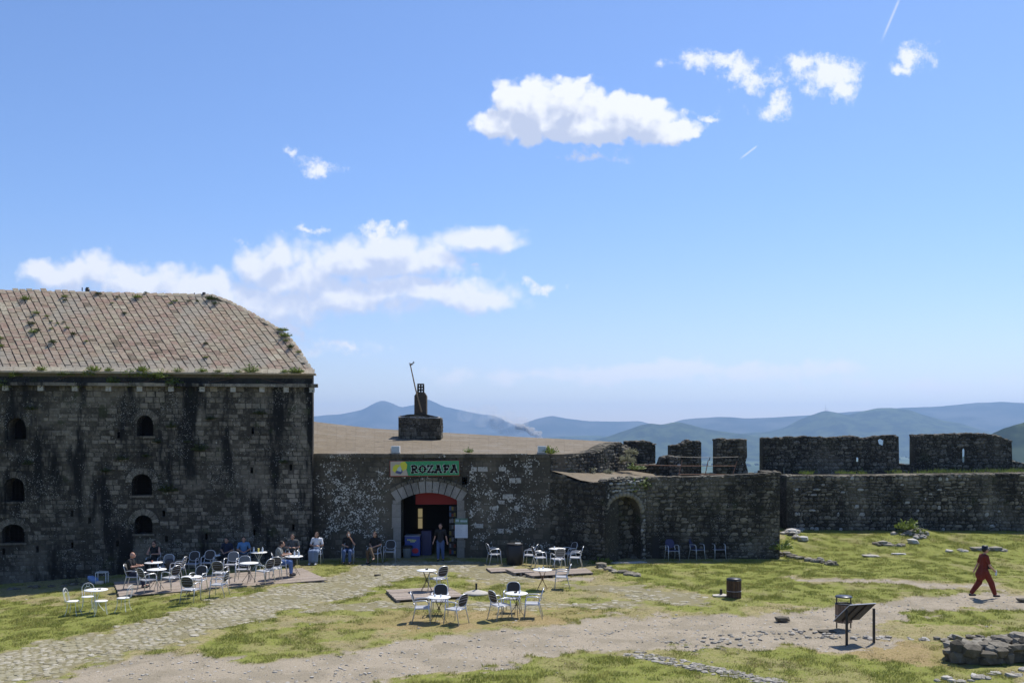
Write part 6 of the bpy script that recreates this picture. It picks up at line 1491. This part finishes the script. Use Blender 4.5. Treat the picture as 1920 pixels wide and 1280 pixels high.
# ------------------------------------------------------------------ ruins and stones in the grass
def ruin(name, label, pts, width, height, seed, size=(.14, .34), mat=M_DROCK, tone=(.2, 1.0), cat='ruined wall', dens=1.0, taper=True):
    "row of stones heaped along photo pixels"
    rr = random.Random(seed); g = [at(x, y) for x, y in pts]; root = empty(name, g[len(g)//2], 0, label, cat); L = []
    for a, c in zip(g, g[1:]):
        d = c-a; d.z = 0; l = d.length; d.normalize(); nn = Vector((-d.y, d.x, 0)); n = int(l*width*dens*42*max(1, height*2.2))
        for i in range(n):
            q = a.lerp(c, rr.random()); o = rr.uniform(-.5, .5)*width; z = rr.random()*height*(1-(abs(o)/width)*.7); s = rr.uniform(*size)
            w = q+nn*o; w.z = T(w.x, w.y)+z-.02; L.append((rock_M(w, s*rr.uniform(.9, 1.5), s, s*rr.uniform(.45, .8), rr.uniform(0, 6.28), rr.uniform(-.3, .3)), 'rock', rr.uniform(*tone)))
    pieces(root, 'stone', L, mat, 'stones'); return root
def thick_ruin():
    g = [at(x, y) for x, y in [(1776, 1238), (1800, 1244), (1850, 1244), (1925, 1240), (2000, 1240)]]; w = Wall([(v.x, v.y) for v in g]); root = empty('ruined_wall', g[2], 0, 'thick ruined wall stub of lichened stones at the bottom right', 'ruined wall')
    rr = random.Random(3); zt = lin([(0, .28), (.5, .36), (.9, .28), (1.3, .38), (1.9, .30), (2.4, .50), (3.0, .38), (4, .44)]); base = g[0].z
    core_strip(w, lambda t: base-.2, lambda t: base+zt(t)-.07, .75, M_DROCK, 'core', root, .2)
    L = []
    t = .0
    while t < w.len:
        s = rr.uniform(.14, .5); z = 0
        while z < zt(t)-.05:
            h = rr.uniform(.10, .34); q = w.pt(t+s/2, base+z+h/2, .0+rr.uniform(-.06, .10)); L.append((rock_M(q, s*1.2, .34, h*1.3, rr.uniform(-.4, .4), rr.uniform(-.3, .3)), 'rock', rr.uniform(.0, .45))); z += h*.85
        t += s*.85
    t = 0
    while t < w.len:
        for d in (-.05, -.3, -.55, -.75):
            s = rr.uniform(.2, .42); L.append((rock_M(w.pt(min(t, w.len), base+zt(t)+rr.uniform(-.1, .03), d+rr.uniform(-.08, .08)), s*1.2, s, rr.uniform(.14, .3), rr.uniform(0, 6), rr.uniform(-.3, .3)), 'rock', rr.uniform(.25, .85)))
        t += .24
    pieces(root, 'stone', L, M_DROCK, 'stones')
thick_ruin()
ruin('ruined_wall', 'small stones trailing left of the thick ruined wall at the right', [(1755, 1200), (1790, 1198), (1840, 1197), (1920, 1198)], .35, .10, 21, (.1, .26), tone=(.3, 1))
ruin('ruined_wall', 'low stone footing curving away from the bastion foot into the lawn', [(1446, 1038), (1480, 1044), (1510, 1049), (1545, 1056), (1562, 1060)], .35, .20, 2, (.12, .3))
ruin('rubble_heap', 'pale rubble heap on the bank at the left end of the curtain wall', [(1478, 1008), (1490, 996), (1505, 985), (1525, 984)], .7, .18, 3, (.12, .3), M_ROCK, (0, .7), cat='rubble heap', dens=.5)
ruin('rubble_heap', 'mound of stones and weeds at the foot of the curtain wall', [(1690, 1004), (1700, 996), (1718, 998), (1732, 1010)], .9, .2, 4, (.1, .28), M_ROCK, (0, .7), cat='rubble heap', dens=.4)
ruin('stone_footing', 'flat dark stones in the lawn left of the weedy mound', [(1645, 1022), (1665, 1021), (1690, 1023)], .35, .12, 5, (.18, .4), cat='stone footing')
ruin('stone_footing', 'line of low stones in the lawn right of the weedy mound', [(1740, 1030), (1790, 1034), (1830, 1030), (1860, 1033), (1885, 1032)], .22, .06, 6, (.14, .34), M_ROCK, cat='stone footing', dens=.35)
ruin('stone_footing', 'pale stone strip running across the bottom lawn', [(1180, 1224), (1240, 1236), (1320, 1252), (1400, 1268), (1500, 1290)], .62, .03, 7, (.06, .17), M_ROCK, (.0, .6), cat='stone footing', dens=2.4)
ruin('stone_footing', 'scattered stones along the gravel edge left of the info panel', [(1270, 1212), (1340, 1202), (1400, 1194), (1470, 1188), (1540, 1184), (1620, 1192)], 1.3, .005, 8, (.04, .13), M_ROCK, (.0, .6), cat='stone footing', dens=.32)
ruin('stone_footing', 'scattered stones at the bottom right corner', [(1750, 1278), (1820, 1272), (1900, 1262), (1960, 1258)], .4, .05, 9, (.1, .26), M_ROCK, cat='stone footing', dens=.5)
ruin('stone_footing', 'small stones between the info panel and the ruined wall', [(1600, 1190), (1680, 1196), (1740, 1200)], .6, .02, 10, (.06, .2), M_ROCK, cat='stone footing', dens=.35)
ruin('stone_footing', 'stones and slabs before the bastion corner', [(1118, 1062), (1135, 1066), (1160, 1072), (1200, 1080)], .4, .08, 11, (.14, .34), M_DROCK, cat='stone footing', dens=.6)
ruin('stone_footing', 'dark stone row at the foot of the barracks left end', [(-20, 1106), (60, 1102), (140, 1097), (200, 1093)], .3, .10, 12, (.12, .28), M_DROCK, (.0, .6), cat='stone footing', dens=.5)
ruin('rubble_heap', 'jumble of dark stones and debris inside the niche', [(1145, 1046), (1170, 1044), (1192, 1045)], .5, .3, 13, (.16, .36), M_DROCK, (0, .4), cat='rubble heap', dens=.5)
def slab(px, py, w, d, h, label, mat=M_ROCK, rz=0.2, tone=.8):
    p = at(px, py); b = MB(); b.add(*VAR['rock'][random.randrange(8)], rock_M(p+Vector((0, 0, h*.3)), w, d, h, rz)); o = b.obj('loose_stone', mat); o['tone'] = tone; tag(o, label, 'stone')
slab(1633, 1043, .75, .5, .12, 'flat grey slab lying in the lawn', rz=.1, tone=.55); slab(1685, 1039, .68, .3, .10, 'flat white slab lying in the lawn', rz=0, tone=1.2); slab(1712, 1018, .5, .4, .3, 'large pale boulder at the foot of the weedy mound', tone=.9)
slab(1838, 1031, .9, .5, .22, 'dark low rock in the lawn behind the walking person', M_DROCK); slab(1867, 1031, .7, .5, .25, 'dark low rock in the lawn right of the walking person', M_DROCK)
slab(1467, 1163, .42, .3, .18, 'dark broken stone on the gravel path', M_DROCK, tone=.2); slab(1551, 1182, .55, .35, .02, 'dark flat stone beside the raised lid bin', M_DROCK, tone=.0)  # second one: added dark flat shape standing in for the lid's cast shadow
slab(1165, 1056, 1.1, .35, .10, 'long flat slab on the grass before the niche', tone=.6); slab(1195, 1055, .9, .35, .09, 'second flat slab on the grass before the niche', tone=.7); slab(708, 1079, .28, .18, .10, 'small dark stone on the cobbles left of the square deck', M_DROCK, tone=.2)
slab(1128, 1063, .45, .4, .28, 'rounded boulder at the bastion corner', M_DROCK, tone=.6); slab(1918, 1126, .4, .3, .14, 'dark stone on the path edge at the far right', M_DROCK, tone=.3)
slab(1485, 1000, .5, .4, .35, 'pale boulder on the bank by the bastion end', tone=1.0); slab(1506, 1013, .5, .4, .3, 'white boulder low on the bank by the bastion end', tone=1.1)

# ------------------------------------------------------------------ weeds and bushes
def leaf_mat(name, c0, c1):
    m = bpy.data.materials.new(name); m.use_nodes = True; nt = m.node_tree; bs = nt.nodes['Principled BSDF']; pos = nd(nt, 'ShaderNodeNewGeometry').outputs['Position']
    n = nd(nt, 'ShaderNodeTexNoise', {'Vector': pos, 'Scale': 18.0}).outputs[0]; c = mixc(nt, sstep(nt, n, .3, .7), C4(c0), C4(c1)); nt.links.new(c, bs.inputs['Base Color']); bs.inputs['Roughness'].default_value = .6
    t = nd(nt, 'ShaderNodeBsdfTranslucent', {'Color': c}); mx = nd(nt, 'ShaderNodeMixShader', {0: .3, 1: bs.outputs[0], 2: t.outputs[0]}); nt.links.new(mx.outputs[0], nt.nodes['Material Output'].inputs[0]); return m
M_LEAF = leaf_mat('leaf_green', (.08, .13, .02), (.20, .24, .05)); M_LEAFD = leaf_mat('leaf_dark', (.025, .045, .012), (.07, .09, .022)); M_PALE = leaf_mat('leaf_pale', (.20, .21, .13), (.33, .32, .22))
def weed_mesh(seed, n, mat, spread=.5, size=.09, hang=0):
    rr = random.Random(seed); b = MB()
    for i in range(n):
        a = rr.uniform(0, 6.28); q = rr.random()**.6*spread; base = Vector((math.cos(a)*q, math.sin(a)*q, 0)); h = rr.uniform(.2, 1)*(1-q*.9); tip = base*1.3+Vector((rr.uniform(-.1, .1), rr.uniform(-.1, .1), h*.7-hang*rr.random()))
        m_ = base.lerp(tip, rr.uniform(.4, 1)); s = size*rr.uniform(.6, 1.5); d = Vector((rr.uniform(-1, 1), rr.uniform(-1, 1), rr.uniform(-.3, 1))).normalized(); e = d.orthogonal().normalized()
        if not b.v: b.add([(0, 0, -.03)], [])
        i0 = b.n; b.add([m_-e*s*.45, m_+d*s, m_+e*s*.45, m_-d*s*.5], [(0, 1, 2, 3)]); b.f.append((0, i0+3, i0+2))
    return b.mesh('weed', mat)
WD = [weed_mesh(i, 110, M_LEAF) for i in range(3)]; WDD = [weed_mesh(i+9, 110, M_LEAFD) for i in range(2)]; WH = [weed_mesh(i+20, 160, M_LEAF, .5, .08, .7) for i in range(2)]; WP = [weed_mesh(31, 260, M_PALE, .5, .07, .4)]
WC = {}
def place(x, x0, x1):
    f = (x-x0)/(x1-x0); return ('at the far left', 'left of centre', 'near the middle', 'right of centre', 'towards the right end')[max(0, min(4, int(f*5)))]
def weed(p, s, label, ms, group, rz=None, name='weed_tuft', cat='weed'):
    o = bpy.data.objects.new(name, random.choice(ms)); COL.objects.link(o); o.location = p; o.scale = (s, s*random.uniform(.7, 1), s*random.uniform(.7, 1)); o.rotation_euler = (0, 0, random.uniform(0, 6)); return tag(o, label, cat, group)
for x, y, s in [(148, 190, .5), (367, 175, .35), (367, 195, .25), (555, 158, .35), (770, 180, .5), (660, 178, .25), (820, 152, .25), (1180, 190, .55), (1210, 190, .4), (1210, 215, .4), (203, 268, .4), (178, 328, .4), (187, 375, .45), (215, 365, .35), (295, 432, .45), (418, 387, .4), (378, 350, .3), (290, 312, .2), (290, 355, .25),
                (265, 285, .25), (325, 325, .2), (360, 318, .2), (985, 200, .3), (960, 212, .25), (1060, 200, .25), (1112, 200, .25), (702, 268, .3), (632, 210, .2), (1158, 440, .3), (1160, 517, .3), (1608, 398, .6), (1632, 460, .45), (1575, 362, .4), (1600, 365, .45), (1612, 425, .35), (1680, 488, .3), (6, 410, .4), (8, 455, .35), (485, 425, .25)]:
    weed(ray(x/3, 500+y/3, R0, rn)+rn*.05, s*.85, ('bushy ' if s > .38 else 'tiny ')+'weed on the barracks roof '+('just under the ridge ' if y < 225 else 'on the upper slope ' if y < 330 else 'on the lower slope ' if y < 450 else 'low on the slope ')+place(x, 0, 1700), WD+WDD, 'weed tufts on the barracks roof')
for x, y, s in [(240, 552, .4), (530, 567, .55), (620, 574, .35), (810, 569, .6), (1005, 570, .45), (1137, 576, .5), (1232, 584, .3), (1342, 580, .3), (1413, 580, .7), (1600, 585, .35), (1650, 582, .55), (1675, 578, .6), (1685, 545, .3)]:
    q = bw.hit(x/3, 500+y/3); weed(bw.pt(q[0], Z_EAVE+.06, .16), s*1.0, ('large' if s > .5 else 'small')+' weed tuft on the eave slabs '+place(x, 0, 1700)+(' beside the window axis' if 700 < x < 900 else ''), WD, 'weed tufts along the eave')
for x, y, s in [(500, 597, .6), (725, 595, .5), (800, 603, .6), (925, 605, .8), (985, 655, .7), (640, 640, .5), (430, 668, .4), (740, 664, .4), (30, 660, .6), (1290, 605, .45), (90, 605, .5), (400, 600, .4), (1220, 600, .4), (350, 600, .4), (870, 610, .5)]:
    q = bw.hit(x/3, 500+y/3); weed(bw.pt(q[0], q[1], .08), s*1.0, ('trailing' if s > .5 else 'short')+' weed on the dark band under the eave, '+place(x, 0, 1700), WH, 'weeds on the parapet band')
for x, y, s in [(1465, 815, .5), (1185, 845, .4), (1125, 1020, .7), (690, 1072, .5), (595, 1140, .45), (160, 1098, .5), (945, 1250, .8), (830, 1055, .35), (965, 890, .4), (1595, 1090, .4), (180, 790, .5), (1060, 975, .35), (885, 975, .4)]:
    q = bw.hit(x/3, 500+y/3); weed(bw.pt(q[0], q[1]-.1, .05), s*1.05, ('large' if s > .5 else 'small')+' dark weed on the barracks wall '+('high up ' if y < 900 else 'at mid height ' if y < 1080 else 'low down ')+place(x, 0, 1700), WDD, 'weeds on the barracks wall')
weed(P(1186, 910, 42.6), 1.0, 'bright green bush hanging over the niche arch', WH, None, name='bush', cat='bush'); weed(P(1204, 905, 42.7), .7, 'smaller green tuft right of the bush over the niche arch', WH, None)
weed(P(1192, 880, 46.5), .75, 'upright leafy plant at the ragged wall end', WD, None); weed(P(1177, 862, 47.2), .85, 'pale dry shrub on the ragged wall end', WP, None, name='dry_shrub', cat='shrub'); weed(P(1183, 848, 47.6), .6, 'smaller pale dry shrub above the larger one', WP, None, name='dry_shrub', cat='shrub')
for x, y, s, Yd, lab in [(878, 848, .45, 43.2, 'weed on the coping right of the signboard'), (1033, 850, .7, 43.3, 'weed at the right end of the gate wall coping'), (1085, 884, .6, 44.6, 'dry weeds left on the bastion flat top'), (1105, 882, .7, 45.2, 'dry weeds at the middle of the bastion flat top'), (1140, 885, .5, 46, 'dry weeds right on the bastion flat top'), (1066, 884, .4, 43.9, 'small weed by the curving stub wall foot'),
                         (1122, 1060, .8, 41, 'leafy weed at the bastion corner foot'), (1136, 1056, .6, 40.9, 'second leafy weed at the bastion corner foot'), (1466, 1030, .9, 42.3, 'climbing weed at the right foot of the bastion'), (1700, 992, 1.0, 48.0, 'weeds on the stone mound by the curtain wall'), (1726, 1000, .7, 47.6, 'smaller weeds right on the stone mound'), (133, 1093, .6, 39.5, 'dry weed stalk by the toppled chair')]:
    weed(P(x, y, Yd), s, lab, WD if 'dry' not in lab else WP, None)
def walltop_grass():
    rr = random.Random(77); b = MB()
    for i in range(2600):
        x = rr.uniform(15.3, 30); y = 50+rr.random()*2.6; 
        if fbm(np.array([x*.9]), np.array([y]), 3)[0] < .46: continue
        z = 3.40+.15*(x-15)/15; h = rr.uniform(.05, .2)*(1.5 if rr.random() < .1 else 1); a = rr.uniform(0, 6.28); w = .02; b.add([(x-w, y, z), (x+w, y, z), (x+math.cos(a)*h*.6, y+math.sin(a)*h*.6, z+h)], [(0, 1, 2)])
    tag(b.obj('walkway_grass', M_LEAF), 'rough grass along the walkway on top of the curtain wall', 'grass', kind='stuff')
walltop_grass()
for (x0, y0, x1, y1, sag) in ((300, 645, 545, 598, -14), (545, 598, 760, 655, 8), (760, 655, 890, 625, 4), (890, 625, 1010, 650, 4), (1170, 650, 1400, 600, 6), (1400, 600, 1600, 655, 8)):
    pts = []
    for i in range(9): f = i/8; q = bw.hit((x0+(x1-x0)*f)/3, 500+(y0+(y1-y0)*f+sag*math.sin(math.pi*f))/3); pts.append(bw.pt(q[0], q[1], .02))
    MB().tube(pts, .008, 4).obj('cable', M_RUST, barr)
print('scene built', len(bpy.data.objects))
